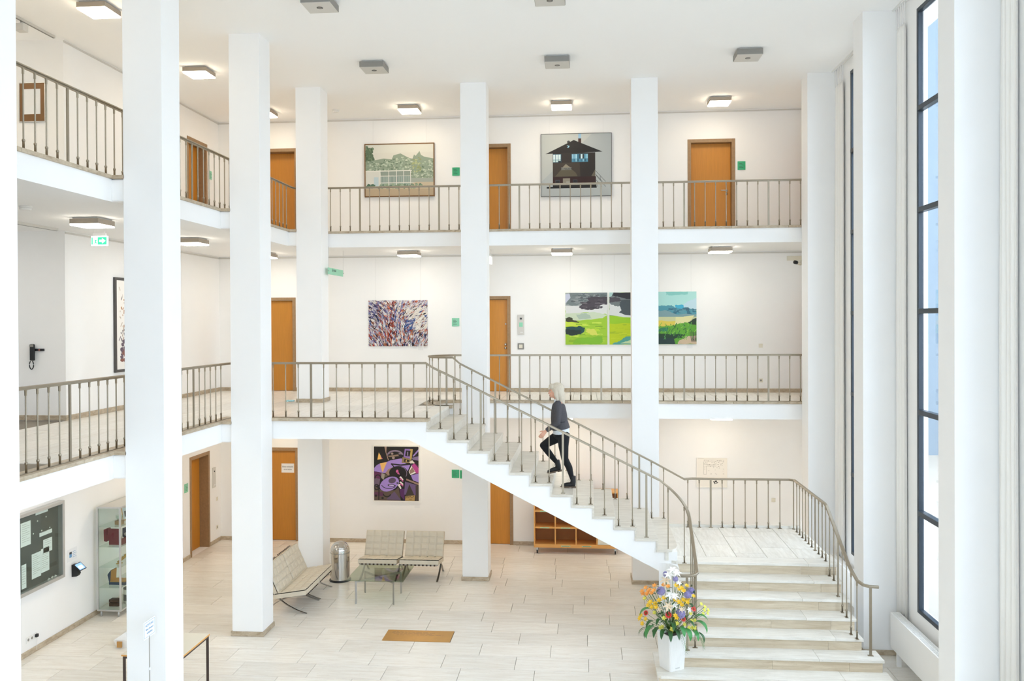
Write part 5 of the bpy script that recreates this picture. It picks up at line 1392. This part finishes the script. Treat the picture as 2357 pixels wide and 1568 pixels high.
def chair():
    t = thing('lounge_chair', '', 'chair', group='pale tufted lounge chairs')
    ms = Matrix.Translation((-CWD / 2, -0.38, 0.335)) @ Matrix.Rotation(R(-9), 4, 'X')
    m_ = cushion(CWD, 0.60, 0.10, 5, 4); m_.v = [tuple(ms @ Vector(p)) for p in m_.v]; m_.build('seat_cushion', 'leather', t)
    mb_ = Matrix.Translation((-CWD / 2, 0.19, 0.325)) @ Matrix.Rotation(R(66), 4, 'X')
    m_ = cushion(CWD, 0.50, 0.09, 5, 4); m_.v = [tuple(mb_ @ Vector(p)) for p in m_.v]; m_.build('back_cushion', 'leather', t)
    long_ = [(0.43, 0.77), (0.36, 0.60), (0.27, 0.44), (0.15, 0.29), (0.0, 0.165), (-0.16, 0.075), (-0.30, 0.022), (-0.38, 0.0)]
    sbar = [(-0.36, 0.315), (-0.22, 0.305), (-0.06, 0.275), (0.08, 0.225), (0.19, 0.155), (0.27, 0.075), (0.33, 0.02), (0.38, 0.0)]
    def smooth(p):
        q = [Vector((0, a, b)) for a, b in p]; out = []
        for i in range(len(q) - 1):
            p0, p1, p2, p3 = q[max(0, i - 1)], q[i], q[i + 1], q[min(len(q) - 1, i + 2)]
            for k in range(5):
                s = k / 5; out.append(0.5 * ((2 * p1) + (-p0 + p2) * s + (2 * p0 - 5 * p1 + 4 * p2 - p3) * s * s + (-p0 + 3 * p1 - 3 * p2 + p3) * s ** 3))
        return out + [q[-1]]
    for x in (-CWD / 2 + 0.03, CWD / 2 - 0.03):
        for p in (long_, sbar):
            pts = smooth(p); vs = []; fs = []
            for i, c in enumerate(pts):
                tg = (pts[min(i + 1, len(pts) - 1)] - pts[max(0, i - 1)]).normalized(); nn = Vector((0, -tg.z, tg.y)) * 0.0065
                for sx, sn in ((-0.0165, -1), (0.0165, -1), (0.0165, 1), (-0.0165, 1)): vs.append((x + sx, c.y + sn * nn.y, c.z + sn * nn.z))
            for i in range(len(pts) - 1):
                for k in range(4): fs.append((i * 4 + k, i * 4 + (k + 1) % 4, i * 4 + 4 + (k + 1) % 4, i * 4 + 4 + k))
            fs += [(0, 1, 2, 3), tuple(range(len(vs) - 4, len(vs)))]
            MB().add(vs, fs).build('frame_bar', 'steel_brushed', t)
    for y, z in ((0.425, 0.76), (-0.355, 0.318), (0.18, 0.265)): MB().box(-CWD / 2 + 0.03, CWD / 2 - 0.03, y - 0.006, y + 0.006, z - 0.016, z + 0.016).build('cross_rail', 'steel_brushed', t)
    for i in range(9):
        x = -CWD / 2 + 0.08 + i * (CWD - 0.16) / 8
        MB().prism([(-0.372, 0.30), (-0.372, 0.332), (0.19, 0.255), (0.19, 0.24)], x - 0.016, x + 0.016, Matrix(((0, 0, 1, 0), (1, 0, 0, 0), (0, 1, 0, 0), (0, 0, 0, 1)))).build('strap', 'strap', t)
        MB().prism([(0.435, 0.785), (0.448, 0.78), (0.24, 0.32), (0.228, 0.325)], x - 0.016, x + 0.016, Matrix(((0, 0, 1, 0), (1, 0, 0, 0), (0, 1, 0, 0), (0, 0, 0, 1)))).build('strap', 'strap', t)
    return t
ch0 = chair()
SPOTS = [(-4.055, 16.68, 0, 'pale tufted lounge chair facing the room beside the steel bin'), (-3.235, 16.68, 0, 'pale tufted lounge chair facing the room next to the white column'),
         (-5.20, 14.735, 90, 'pale tufted lounge chair seen from the side, partly hidden by the column'), (-5.20, 15.515, 90, 'pale tufted lounge chair seen from the side, nearest the steel bin')]
for i, (x, y, a, lb) in enumerate(SPOTS):
    c = ch0 if i == 0 else copy_tree(ch0)
    c.location = (x, y, 0); c.rotation_euler = (0, 0, R(a)); c['label'] = lb
# ---- wheeled pigeonhole unit under the stairs
t = thing('pigeonhole_unit', 'wheeled wooden pigeonhole unit standing under the stairs against the back wall', 'shelf', (-1.135, 18.44, 0))
UW, UD, UH = 1.822, 0.42, 1.35; b0 = 0.135
MB().box(0, UW, 0, UD, b0, b0 + 0.075).build('plinth', 'wood_light', t, bevel=0.003)
MB().box(0, UW, UD - 0.012, UD, b0 + 0.075, UH).build('back_board', 'wood_board', t)
MB().box(0, UW, 0, UD - 0.012, UH - 0.025, UH).build('top_board', 'wood_light', t, bevel=0.003)
for i in range(5):
    x = i * (UW - 0.026) / 4
    MB().box(x, x + 0.026, 0, UD - 0.012, b0 + 0.075, UH - 0.025).build('side_board' if i in (0, 4) else 'divider', 'wood_light', t, bevel=0.002)
for i in range(4):
    xa, xb = i * (UW - 0.026) / 4 + 0.026, (i + 1) * (UW - 0.026) / 4
    for z in (0.55, 0.905):
        MB().box(xa, xb, 0, UD - 0.012, z, z + 0.034).build('shelf_board', 'wood_light', t, bevel=0.002)
        MB().box((xa + xb) / 2 - 0.1, (xa + xb) / 2 + 0.1, -0.002, 0.0, z + 0.007, z + 0.025).build('label_strip', 'sign_green_pale', t)
    if i in (1, 2):
        q = MB().box((xa + xb) / 2 - 0.1, (xa + xb) / 2 + 0.1, -0.002, 0.0, b0 + 0.03, b0 + 0.05).build('label_strip', 'sign_green_pale', t)
        MB().box((xa + xb) / 2 - 0.08, (xa + xb) / 2 + 0.08, -0.003, -0.002, b0 + 0.037, b0 + 0.043).build('text_line', 'ink', q)
    if i == 3: MB().box(xa + 0.004, xb - 0.004, 0.004, 0.02, b0 + 0.08, 0.545).build('cabinet_door', 'cream_plastic', t, bevel=0.003)
for x in (0.07, UW - 0.07):
    for y in (0.06, UD - 0.06):
        q = MB().box(-0.022, 0.022, -0.03, 0.03, 0.06, b0).build('caster', 'steel_brushed', t, (x, y, 0))
        MB().tube([(-0.014, 0, 0.045), (0.014, 0, 0.045)], 0.045, 16).build('wheel', 'black_plastic', q)

# ================================================================== PERSON ON THE STAIRS
PS = 0.0014407
def J(zx, zy, y=0.0): return Vector(((zx - 640) * PS, y, (1365 - zy) * PS))
class Body(MB):
    """overlapping tapered limbs and ellipsoids, fused to one skin by a voxel remesh"""
    def cap(self, p0, r0, p1, r1, s0=1.0, s1=None, flat0=False, flat1=False, n=20):
        p0, p1 = Vector(p0), Vector(p1); s1 = s0 if s1 is None else s1
        t = (p1 - p0).normalized(); yv = Vector((0, 1, 0)); yv = (yv - t * yv.dot(t)).normalized(); u = yv.cross(t)
        rings = []
        if not flat0:
            for a in (80, 55, 30): rings.append((p0 - t * r0 * math.sin(R(a)), r0 * math.cos(R(a)), s0))
        for i in range(5):
            k = i / 4; rings.append((p0.lerp(p1, k), r0 + (r1 - r0) * k, s0 + (s1 - s0) * k))
        if not flat1:
            for a in (30, 55, 80): rings.append((p1 + t * r1 * math.sin(R(a)), r1 * math.cos(R(a)), s1))
        vs = []; fs = []
        for c, r_, s in rings:
            for k in range(n):
                a = 2 * math.pi * k / n; vs.append(c + u * r_ * math.cos(a) + yv * r_ * s * math.sin(a))
        m = len(rings)
        for i in range(m - 1):
            for k in range(n): fs.append((i * n + k, i * n + (k + 1) % n, (i + 1) * n + (k + 1) % n, (i + 1) * n + k))
        fs += [tuple(reversed(range(n))), tuple(range((m - 1) * n, m * n))]
        return self.add(vs, fs, True)
    def chain(self, pts, flat0=False, flat1=False):
        """pts: (point, radius, side stretch)"""
        for i in range(len(pts) - 1):
            a, b = pts[i], pts[i + 1]
            self.cap(a[0], a[1], b[0], b[1], a[2], b[2], flat0 and i == 0, flat1 and i == len(pts) - 2)
        return self
    def ellip(self, c, rx, ry, rz, rot=0, n=18):
        c = Vector(c); m = Matrix.Rotation(R(rot), 3, 'Y'); vs = []; fs = []
        for i in range(1, n):
            th = math.pi * i / n
            for k in range(n): a = 2 * math.pi * k / n; vs.append(c + m @ Vector((rx * math.sin(th) * math.cos(a), ry * math.sin(th) * math.sin(a), rz * math.cos(th))))
        for i in range(n - 2):
            for k in range(n): fs.append((i * n + k, (i + 1) * n + k, (i + 1) * n + (k + 1) % n, i * n + (k + 1) % n))
        fs += [tuple(range(n)), tuple(reversed(range((n - 2) * n, (n - 1) * n)))]
        return self.add(vs, fs, True)
    def fuse(self, name, material, parent, voxel=0.008, smooth=5):
        o = self.build(name, material, parent)
        rm = o.modifiers.new('fuse', 'REMESH'); rm.mode = 'VOXEL'; rm.voxel_size = voxel; rm.use_smooth_shade = True
        if smooth:
            sm = o.modifiers.new('relax', 'SMOOTH'); sm.factor = 0.5; sm.iterations = smooth
        return o
pz = nz[7]
per = thing('person', 'person with shoulder-length blond hair climbing the stairs in grey jacket and black trousers', 'person', (-0.31, 14.42, pz))
b = Body()
b.ellip(J(505, 238), 0.100, 0.076, 0.118, 8); b.ellip(J(470, 285), 0.058, 0.052, 0.055, 20); b.ellip(J(452, 308), 0.026, 0.026, 0.022)
b.cap(J(432, 248), 0.010, J(421, 271), 0.013); b.ellip(J(425, 273), 0.013, 0.014, 0.010); b.ellip(J(437, 236), 0.016, 0.045, 0.012)
b.ellip(J(437, 297), 0.012, 0.022, 0.012); b.ellip(J(500, 262, -0.072), 0.014, 0.01, 0.028)
b.chain([(J(510, 305), 0.050, 1.0), (J(530, 370), 0.056, 1.05), (J(538, 410), 0.09, 1.6), (J(548, 540), 0.105, 1.35), (J(560, 660), 0.105, 1.35), (J(570, 745), 0.105, 1.45)])
b.chain([(J(530, 392, -0.16), 0.048, 1), (J(528, 590, -0.21), 0.036, 1), (J(400, 690, -0.18), 0.024, 0.9), (J(386, 702, -0.178), 0.022, 0.8)])
b.chain([(J(535, 392, 0.16), 0.048, 1), (J(572, 575, 0.205), 0.036, 1), (J(562, 695, 0.19), 0.024, 0.9)])
b.chain([(J(592, 750, -0.082), 0.080, 1), (J(606, 1030, -0.085), 0.044, 1), (J(662, 1140, -0.085), 0.036, 1), (J(690, 1265, -0.085), 0.026, 1)])
b.chain([(J(565, 760, 0.082), 0.080, 1), (J(355, 890, 0.09), 0.044, 1), (J(430, 990, 0.09), 0.036, 1), (J(510, 1095, 0.09), 0.026, 1)])
def hand(b, wr, d, w_, pn):
    """wr wrist, d towards fingers, w_ towards the thumb side, pn palm normal"""
    for k in range(4):
        o_ = w_ * (0.027 - 0.018 * k)
        b.cap(wr + d * 0.005 + w_ * (0.015 - 0.010 * k), 0.014, wr + d * 0.085 + o_, 0.0125, 1.0)
        L = (0.040, 0.045, 0.041, 0.032)[k]
        p1 = wr + d * 0.088 + o_; p2 = p1 + (d * 0.92 + pn * 0.35).normalized() * L; p3 = p2 + (d * 0.6 + pn * 0.75).normalized() * L * 0.62; p4 = p3 + (d * 0.2 + pn * 0.95).normalized() * L * 0.45
        b.cap(p1, 0.0095, p2, 0.0088); b.cap(p2, 0.0088, p3, 0.0080); b.cap(p3, 0.0080, p4, 0.0072)
    t0 = wr + d * 0.022 + w_ * 0.022; t1 = t0 + (d * 0.55 + w_ * 0.75 + pn * 0.35).normalized() * 0.04; t2 = t1 + (d * 0.85 + w_ * 0.25 + pn * 0.3).normalized() * 0.032
    b.cap(t0, 0.013, t1, 0.0105); b.cap(t1, 0.0105, t2, 0.0085)
hand(b, J(386, 702, -0.178), Vector((-0.66, 0.0, -0.75)), Vector((-0.75, 0.05, 0.66)).normalized(), Vector((0.05, 1, 0.0)).normalized())
hand(b, J(560, 705, 0.19), Vector((-0.1, 0.0, -0.99)), Vector((-0.99, 0.0, 0.1)), Vector((0, -1, 0)))
body_o = b.fuse('body', 'skin', per, 0.0055, 3)
mat('eye_dark', '2e2622', 0.3, noise=0.05); mat('eye_white', 'e8e4de', 0.3, noise=0.01)
for s in (-1, 1):
    Body().ellip(J(443, 250, s * 0.034), 0.010, 0.012, 0.007, n=10).build('eye', 'eye_white', body_o)
    Body().ellip(J(438.5, 250, s * 0.036), 0.005, 0.007, 0.0065, n=8).build('iris', 'eye_dark', body_o)
    Body().ellip(J(440, 240, s * 0.036), 0.008, 0.018, 0.003, n=8).build('eyebrow', 'casing_stone', body_o)
Body().ellip(J(430, 297), 0.008, 0.019, 0.006, n=10).build('mouth', 'lips', body_o)
# hair
h = Body()
h.ellip(J(524, 222), 0.118, 0.098, 0.113, 5); h.ellip(J(462, 195), 0.062, 0.078, 0.052, 35); h.cap(J(448, 190, -0.03), 0.035, J(424, 218, -0.045), 0.016); h.cap(J(448, 190, 0.03), 0.035, J(426, 218, 0.045), 0.016)
h.chain([(J(540, 235), 0.085, 1.15), (J(556, 300), 0.083, 1.15), (J(566, 350), 0.066, 1.25), (J(590, 392), 0.028, 2.0)])
for s in (-1, 1): h.chain([(J(505, 225, s * 0.078), 0.036, 0.6), (J(508, 290, s * 0.082), 0.034, 0.6), (J(525, 352, s * 0.08), 0.018, 0.7)])
h.fuse('hair', 'hair', per, 0.006, 4)
# shirt, jacket, trousers, boots
s_ = Body(); s_.chain([(J(556, 640), 0.125, 1.25), (J(563, 690), 0.137, 1.25), (J(566, 742), 0.140, 1.22)], True, True); s_.chain([(J(523, 350), 0.060, 1.1), (J(530, 375), 0.075, 1.3)])
s_.fuse('shirt', 'shirt', per, 0.007, 3)
j = Body()
j.chain([(J(531, 388), 0.066, 2.3), (J(536, 440), 0.118, 1.5), (J(541, 520), 0.134, 1.28), (J(548, 600), 0.136, 1.26), (J(562, 688), 0.156, 1.24)], False, True)
j.chain([(J(530, 392, -0.165), 0.068, 1.0), (J(532, 500, -0.195), 0.058, 1.0), (J(526, 592, -0.215), 0.052, 1.0), (J(455, 648, -0.20), 0.046, 1.0), (J(400, 692, -0.18), 0.038, 0.95)], False, True)
j.chain([(J(535, 392, 0.165), 0.068, 1.0), (J(572, 575, 0.205), 0.052, 1.0), (J(564, 690, 0.19), 0.038, 0.95)], False, True)
jo = j.fuse('jacket', 'jacket', per, 0.007, 4)
lp = MB()
for s in (-1, 1): lp.tube([J(512, 360, s * 0.075), J(490, 388, s * 0.095), J(464, 440, s * 0.065), J(455, 490, s * 0.03), J(452, 560, s * 0.02), J(456, 640, s * 0.02), J(458, 680, s * 0.02)], 0.010, 8)
lp.build('lapel', 'trousers', jo)
MB().tube([J(520, 596, -0.168), J(560, 598, -0.172), J(610, 592, -0.150)], 0.005, 6).build('pocket_edge', 'trousers', jo)
tr = Body(); tr.ellip(J(568, 752), 0.140, 0.168, 0.105, -6)
tr.chain([(J(594, 765, -0.082), 0.104, 1.0), (J(592, 880, -0.085), 0.086, 1.0), (J(607, 1030, -0.085), 0.060, 1.0), (J(658, 1130, -0.085), 0.056, 0.95), (J(690, 1255, -0.085), 0.037, 0.95)])
tr.chain([(J(560, 768, 0.082), 0.104, 1.0), (J(450, 830, 0.088), 0.085, 1.0), (J(352, 892, 0.09), 0.061, 1.0), (J(425, 990, 0.09), 0.054, 0.95), (J(512, 1095, 0.09), 0.036, 0.95)])
tr.fuse('trousers', 'trousers', per, 0.008, 4)
def boot(m):
    f = Body(); T_ = lambda x, z: m @ Vector((x, 0, z))
    f.chain([(T_(-0.048, 0.20), 0.046, 1.0), (T_(-0.048, 0.10), 0.047, 1.0), (T_(-0.055, 0.062), 0.047, 0.92)], True, False)
    f.chain([(T_(-0.05, 0.058), 0.044, 0.88), (T_(-0.15, 0.052), 0.037, 1.05), (T_(-0.225, 0.040), 0.025, 1.3)])
    o = f.fuse('boot', 'boot', per, 0.006, 3)
    pts = [(-0.002, 0.028), (-0.04, 0.037), (-0.10, 0.030), (-0.17, 0.042), (-0.23, 0.034), (-0.262, 0.0)]
    poly = pts + [(x, -y) for x, y in reversed(pts[:-1])]
    MB().prism(poly[::-1], 0.012, 0.026, m).build('sole', 'boot_sole', o); MB().prism([(-0.0, -0.034), (-0.0, 0.034), (-0.075, 0.034), (-0.075, -0.034)], 0.0, 0.013, m).build('heel', 'boot_sole', o)
    MB().prism([(-0.11, -0.04), (-0.11, 0.04), (-0.235, 0.032), (-0.235, -0.032)], 0.0, 0.013, m).build('tread_sole', 'boot_sole', o)
    lc = MB()
    for k in range(4): lc.tube([m @ Vector((-0.088 - 0.012 * k, -0.026, 0.135 - 0.014 * k)), m @ Vector((-0.10 - 0.012 * k, 0, 0.142 - 0.014 * k)), m @ Vector((-0.088 - 0.012 * k, 0.026, 0.135 - 0.014 * k))], 0.0025, 5)
    lc.tube([m @ Vector((-0.095, -0.02, 0.14)), m @ Vector((-0.125, -0.035, 0.15)), m @ Vector((-0.14, -0.03, 0.12)), m @ Vector((-0.115, -0.03, 0.115))], 0.0022, 5)
    lc.build('laces', 'lamp_grey', o)
boot(Matrix.Translation(J(736, 1365, -0.085)))
boot(Matrix.Translation(J(572, 1192, 0.09)) @ Matrix.Rotation(R(-12), 4, 'Y'))

# ================================================================== FLOWERS
mat('lily_white', 'f4f1ea', 0.55, noise=0.03); mat('lily_cream', 'e6cfae', 0.55, noise=0.06); mat('lavender', 'a79fc9', 0.7, noise=0.15, nscale=40); mat('petal_red', 'cf2018', 0.5, noise=0.1); mat('petal_orange', 'f0a24a', 0.5, noise=0.12, nscale=20)
mat('petal_yellow', 'efc331', 0.5, noise=0.12, nscale=20); mat('petal_lime', 'dcd65a', 0.5, noise=0.1, nscale=20); mat('leaf_dark', '2f5a2c', 0.4, noise=0.2, nscale=12); mat('leaf_green', '3f8a45', 0.38, noise=0.15, nscale=12); mat('stem_green', '5f7f3c', 0.5, noise=0.1)
mat('flower_heart', '6d5a1e', 0.7, noise=0.1); mat('soil', '2b241c', 0.95, noise=0.2)
pot = thing('planter', 'tall white tapered square planter standing on the lowest stair step', 'planter', (1.185, 12.11, RISE))
ang = math.atan2(0.134, 0.217)
pm = Matrix.Rotation(ang, 4, 'Z')
m_ = MB(); hb, ht, PH = 0.125, 0.15, 0.50
c8 = lambda h_: [(-h_ + .012, -h_), (h_ - .012, -h_), (h_, -h_ + .012), (h_, h_ - .012), (h_ - .012, h_), (-h_ + .012, h_), (-h_, h_ - .012), (-h_, -h_ + .012)]
vs = [pm @ Vector((x, y, 0)) for x, y in c8(hb)] + [pm @ Vector((x, y, PH)) for x, y in c8(ht)] + [pm @ Vector((x, y, PH)) for x, y in c8(ht - 0.014)] + [pm @ Vector((x, y, PH - 0.06)) for x, y in c8(ht - 0.018)]
fs = [tuple(reversed(range(8)))]
for a in range(3):
    for k in range(8): fs.append((a * 8 + k, a * 8 + (k + 1) % 8, a * 8 + 8 + (k + 1) % 8, a * 8 + 8 + k))
m_.add(vs, fs).build('shell', 'white_plastic', pot); MB().add([pm @ Vector((x, y, PH - 0.05)) for x, y in c8(ht - 0.017)], [tuple(range(8))]).build('soil', 'soil', pot)
m_ = MB()
for side in range(4):
    rm = pm @ Matrix.Rotation(R(90 * side), 4, 'Z')
    for i in range(17):
        u = -0.85 + 1.7 * i / 16
        m_.add([rm @ Vector((u * hb - .003, -hb - .0005, 0.01)), rm @ Vector((u * hb + .003, -hb - .0005, 0.01)), rm @ Vector((u * ht + .0035, -ht - .0005, PH - .01)), rm @ Vector((u * ht - .0035, -ht - .0005, PH - .01)),
                rm @ Vector((u * hb, -hb - .003, 0.01)), rm @ Vector((u * ht, -ht - .003, PH - .01))], [(0, 4, 5, 3), (4, 1, 2, 5)])
m_.build('ribs', 'white_plastic', pot)
MB().box(-0.035, 0.035, -hb - 0.006, -hb - 0.002, 0.03, 0.042, pm).build('emblem', 'aluminium', pot)
fa = thing('flower_arrangement', 'large bouquet of lilies, yellow blooms, lavender globes, red gerberas and leaves in the white planter', 'flowers', (1.185, 12.11, RISE + PH - 0.05))
FO = Vector(fa.location)
rnd = random.Random(12)
def fpos(zx, zy, out=None):
    """bouquet position: place on a rounded front"""
    dx, dz = (zx - 600) / 500, (zy - 640) / 560
    y = 12.12 - (0.27 * math.sqrt(max(0.0, 1 - min(1, dx * dx + dz * dz))) if out is None else out) + rnd.uniform(-0.02, 0.02)
    x0, z0 = 1.13 + (zx - 560) * 0.001072, RISE + (1455 - zy) * 0.001072
    k = y / 11.936
    return Vector((x0 * k, y, 5.05 - (5.05 - z0) * k)) - FO
FM = {}
def petals(n, L, wd, open_, curl, inner=0.0, mn='petal'):
    m_ = MB()
    for k in range(n):
        a = 2 * math.pi * k / n; rm = Matrix.Rotation(a, 3, 'Z'); vs = []; fs = []
        seg = 5
        for i in range(seg + 1):
            s = i / seg; e_ = R(open_ + curl * s)
            r_ = inner + L * (math.sin(e_) * s if True else 0); z = L * math.cos(e_) * s
            w_ = wd * (math.sin(math.pi * min(1, 0.12 + 0.88 * s) ** 0.8) if s < 1 else 0.05)
            for t_ in (-1, 0, 1): vs.append(rm @ Vector((r_, t_ * w_ / 2, z + (0.12 * wd if t_ else 0))))
        for i in range(seg):
            for t_ in range(2): q = i * 3 + t_; fs.append((q, q + 1, q + 4, q + 3))
        m_.add(vs, fs, True)
    return m_
def reg(key, mb_, mtl):
    me = mb_.mesh(key); me.materials.append(MATS[mtl]); FM[key] = me
for nm, mt in (('lily', 'lily_white'), ('cream_lily', 'lily_cream')): reg(nm, petals(6, 0.085, 0.030, 40, 55), mt)
for nm, mt in (('orange_bloom', 'petal_orange'), ('yellow_bloom', 'petal_yellow'), ('lime_bloom', 'petal_lime')): reg(nm, petals(6, 0.042, 0.026, 28, 40), mt)
reg('gerbera', petals(20, 0.048, 0.011, 75, 12, 0.010), 'petal_red')
g = MB(); g.lathe([(0.001, 0.012), (0.012, 0.010), (0.018, 0.002), (0.016, -0.004)], 14); reg('gerbera_heart', g, 'flower_heart')
g = MB()
for i in range(170):
    z = 1 - 2 * (i + 0.5) / 170; a = i * 2.39996; r_ = math.sqrt(1 - z * z); d = Vector((r_ * math.cos(a), r_ * math.sin(a), z))
    u = d.orthogonal().normalized(); v = d.cross(u)
    for q in range(3):
        e1 = u * math.cos(2.09 * q) + v * math.sin(2.09 * q); e2 = u * math.cos(2.09 * q + .7) + v * math.sin(2.09 * q + .7)
        g.add([d * 0.038, d * 0.050 + e1 * 0.009, d * 0.056 + e2 * 0.006], [(0, 1, 2)])
g.lathe([(0.001, -0.034), (0.024, -0.024), (0.034, 0), (0.024, 0.024), (0.001, 0.034)], 12); reg('allium', g, 'lavender')
def leaf_mesh(L, wd, droop, n=9, fold=0.2):
    m_ = MB(); vs = []; fs = []
    x = z = 0; a = R(35)
    for i in range(n + 1):
        s = i / n; w_ = wd * math.sin(math.pi * (0.06 + 0.94 * s)) ** 0.75 if s < 1 else 0.001
        for t_ in (-1, -0.5, 0, 0.5, 1): vs.append((x, t_ * w_ / 2, z + abs(t_) * fold * w_ * 0.5))
        a -= R(droop) / n; x += L / n * math.cos(a); z += L / n * math.sin(a)
    for i in range(n):
        for t_ in range(4): q = i * 5 + t_; fs.append((q, q + 1, q + 6, q + 5))
    return m_.add(vs, fs, True)
reg('broad_leaf', leaf_mesh(0.26, 0.085, 130), 'leaf_green'); reg('dark_leaf', leaf_mesh(0.24, 0.065, 120), 'leaf_dark'); reg('thin_leaf', leaf_mesh(0.22, 0.022, 110), 'leaf_dark'); reg('small_leaf', leaf_mesh(0.10, 0.030, 70), 'leaf_dark')
g = MB(); 
for i in range(14):
    s = i / 13
    for sd in (-1, 1):
        bx, bz = 0.02 + 0.22 * s, -0.20 * s * s
        L = 0.085 * (1 - 0.55 * s); g.add([(bx, 0, bz), (bx + L * 0.35, sd * L * 0.5, bz - 0.01), (bx + L * 0.75, sd * L, bz - 0.035), (bx + L * 0.28, sd * L * 0.52, bz - 0.016)], [(0, 1, 2, 3)])
g.tube([(0.25 * s / 8, 0, -0.20 * (s / 8) ** 2) for s in range(9)], 0.003, 5); reg('palm_frond', g, 'leaf_green')
heart = Vector((0.0, 0.0, 0.10))
def flower(key, zx, zy, sc=1.0, lean=0.0, out=None, stem=True):
    p = fpos(zx, zy, out); d = (p - heart); d = Vector((d.x, d.y - 0.25, d.z * 0.8 + 0.10 + lean)).normalized()
    o = link('flower', FM[key], fa, p); o.scale = (sc,) * 3
    o.rotation_euler = d.to_track_quat('Z', 'Y').to_euler()
    o.rotation_euler.rotate_axis('Z', rnd.uniform(0, 6.28))
    if key == 'gerbera':
        c = link('flower_heart', FM['gerbera_heart'], o)
    if stem:
        q = heart.lerp(p, 0.5) + Vector((rnd.uniform(-.02, .02), 0.02, -0.03))
        MB().tube([heart * 0.2, q, p], 0.0032, 5).build('stem', 'stem_green', fa)
    return o
for zx, zy, sc, key in ((610, 140, 1.15, 'lily'), (655, 175, 1.0, 'lily'), (560, 200, 1.0, 'lily'), (580, 462, 1.1, 'lily'), (640, 470, 0.8, 'lily'), (520, 275, 1.0, 'cream_lily'), (555, 605, 1.0, 'cream_lily'), (628, 585, 0.75, 'lily'), (690, 300, 0.6, 'lily'), (440, 645, 0.6, 'cream_lily'), (720, 640, 0.6, 'cream_lily'), (820, 640, 0.55, 'lily')): flower(key, zx, zy, sc)
for zx, zy, sc in ((460, 405, 1.1), (710, 695, 1.18), (845, 395, 0.9), (800, 445, 0.95), (520, 185, 0.7), (645, 245, 0.7)): flower('allium', zx, zy, sc)
for zx, zy, sc in ((555, 715, 0.95), (268, 695, 0.8), (875, 628, 0.75), (745, 762, 0.75)): flower('gerbera', zx, zy, sc)
for zx, zy in ((270, 375), (318, 400), (372, 405), (238, 450), (380, 345), (495, 335), (550, 350), (300, 430), (345, 440), (225, 420), (285, 455)): flower('orange_bloom', zx, zy, 1.05)
for zx, zy in ((330, 560), (390, 575), (345, 620), (440, 530), (655, 340), (720, 370), (785, 335), (742, 402), (690, 550), (742, 522), (790, 548), (722, 582), (640, 520), (212, 730), (270, 772), (230, 832), (195, 770), (500, 500), (870, 465), (800, 500), (300, 600), (400, 620), (690, 385), (640, 720), (655, 745)): flower('yellow_bloom', zx, zy, rnd.uniform(0.9, 1.15))
for zx, zy in ((500, 755), (600, 890), (480, 865), (662, 820), (755, 832), (845, 780), (882, 775), (850, 870), (1010, 600), (1050, 640), (965, 565), (1042, 682), (832, 690), (258, 510), (455, 880), (880, 870), (810, 870), (590, 920), (380, 690), (1000, 640), (985, 690)): flower('lime_bloom', zx, zy, rnd.uniform(0.8, 1.0))
def leaf(key, zx, zy, az, tilt, sc=1.0, out=None, roll=0):
    p = fpos(zx, zy, out)
    o = link('leaf' if key != 'palm_frond' else 'palm_frond', FM[key], fa, p); o.scale = (sc,) * 3
    o.rotation_euler = (Matrix.Rotation(R(az), 3, 'Z') @ Matrix.Rotation(R(-tilt), 3, 'Y') @ Matrix.Rotation(R(roll), 3, 'X')).to_euler()
for a in (('broad_leaf', 375, 860, 215, -10, 1.0), ('dark_leaf', 500, 900, 250, 0, 0.9), ('dark_leaf', 570, 920, 270, 0, 0.95), ('dark_leaf', 640, 900, 285, 0, 0.9), ('broad_leaf', 760, 880, 300, -10, 0.9), ('broad_leaf', 890, 790, 330, 0, 1.05), ('broad_leaf', 880, 740, 350, 25, 0.95), ('broad_leaf', 830, 900, 310, 0, 0.9),
          ('broad_leaf', 350, 655, 190, 12, 0.95), ('thin_leaf', 300, 890, 195, 0, 0.9), ('dark_leaf', 330, 900, 205, -20, 0.8), ('thin_leaf', 270, 900, 190, -20, 0.8), ('dark_leaf', 440, 880, 235, 0, 0.95), ('broad_leaf', 700, 860, 290, 0, 0.8), ('dark_leaf', 930, 930, 320, -25, 0.8), ('dark_leaf', 380, 800, 220, 10, 0.9), ('palm_frond', 690, 900, 300, -20, 0.95), ('palm_frond', 900, 900, 320, -20, 0.8), ('dark_leaf', 620, 820, 265, 15, 0.9), ('dark_leaf', 460, 780, 240, 20, 0.8), ('dark_leaf', 780, 800, 310, 20, 0.8)):
    leaf(*a)
for i in range(90):
    zx, zy = rnd.uniform(300, 900), rnd.uniform(330, 930)
    leaf('small_leaf', zx, zy, rnd.uniform(180, 360), rnd.uniform(-30, 60), rnd.uniform(0.6, 1.1), None if rnd.random() < .4 else rnd.uniform(0.02, 0.16), rnd.uniform(-40, 40))
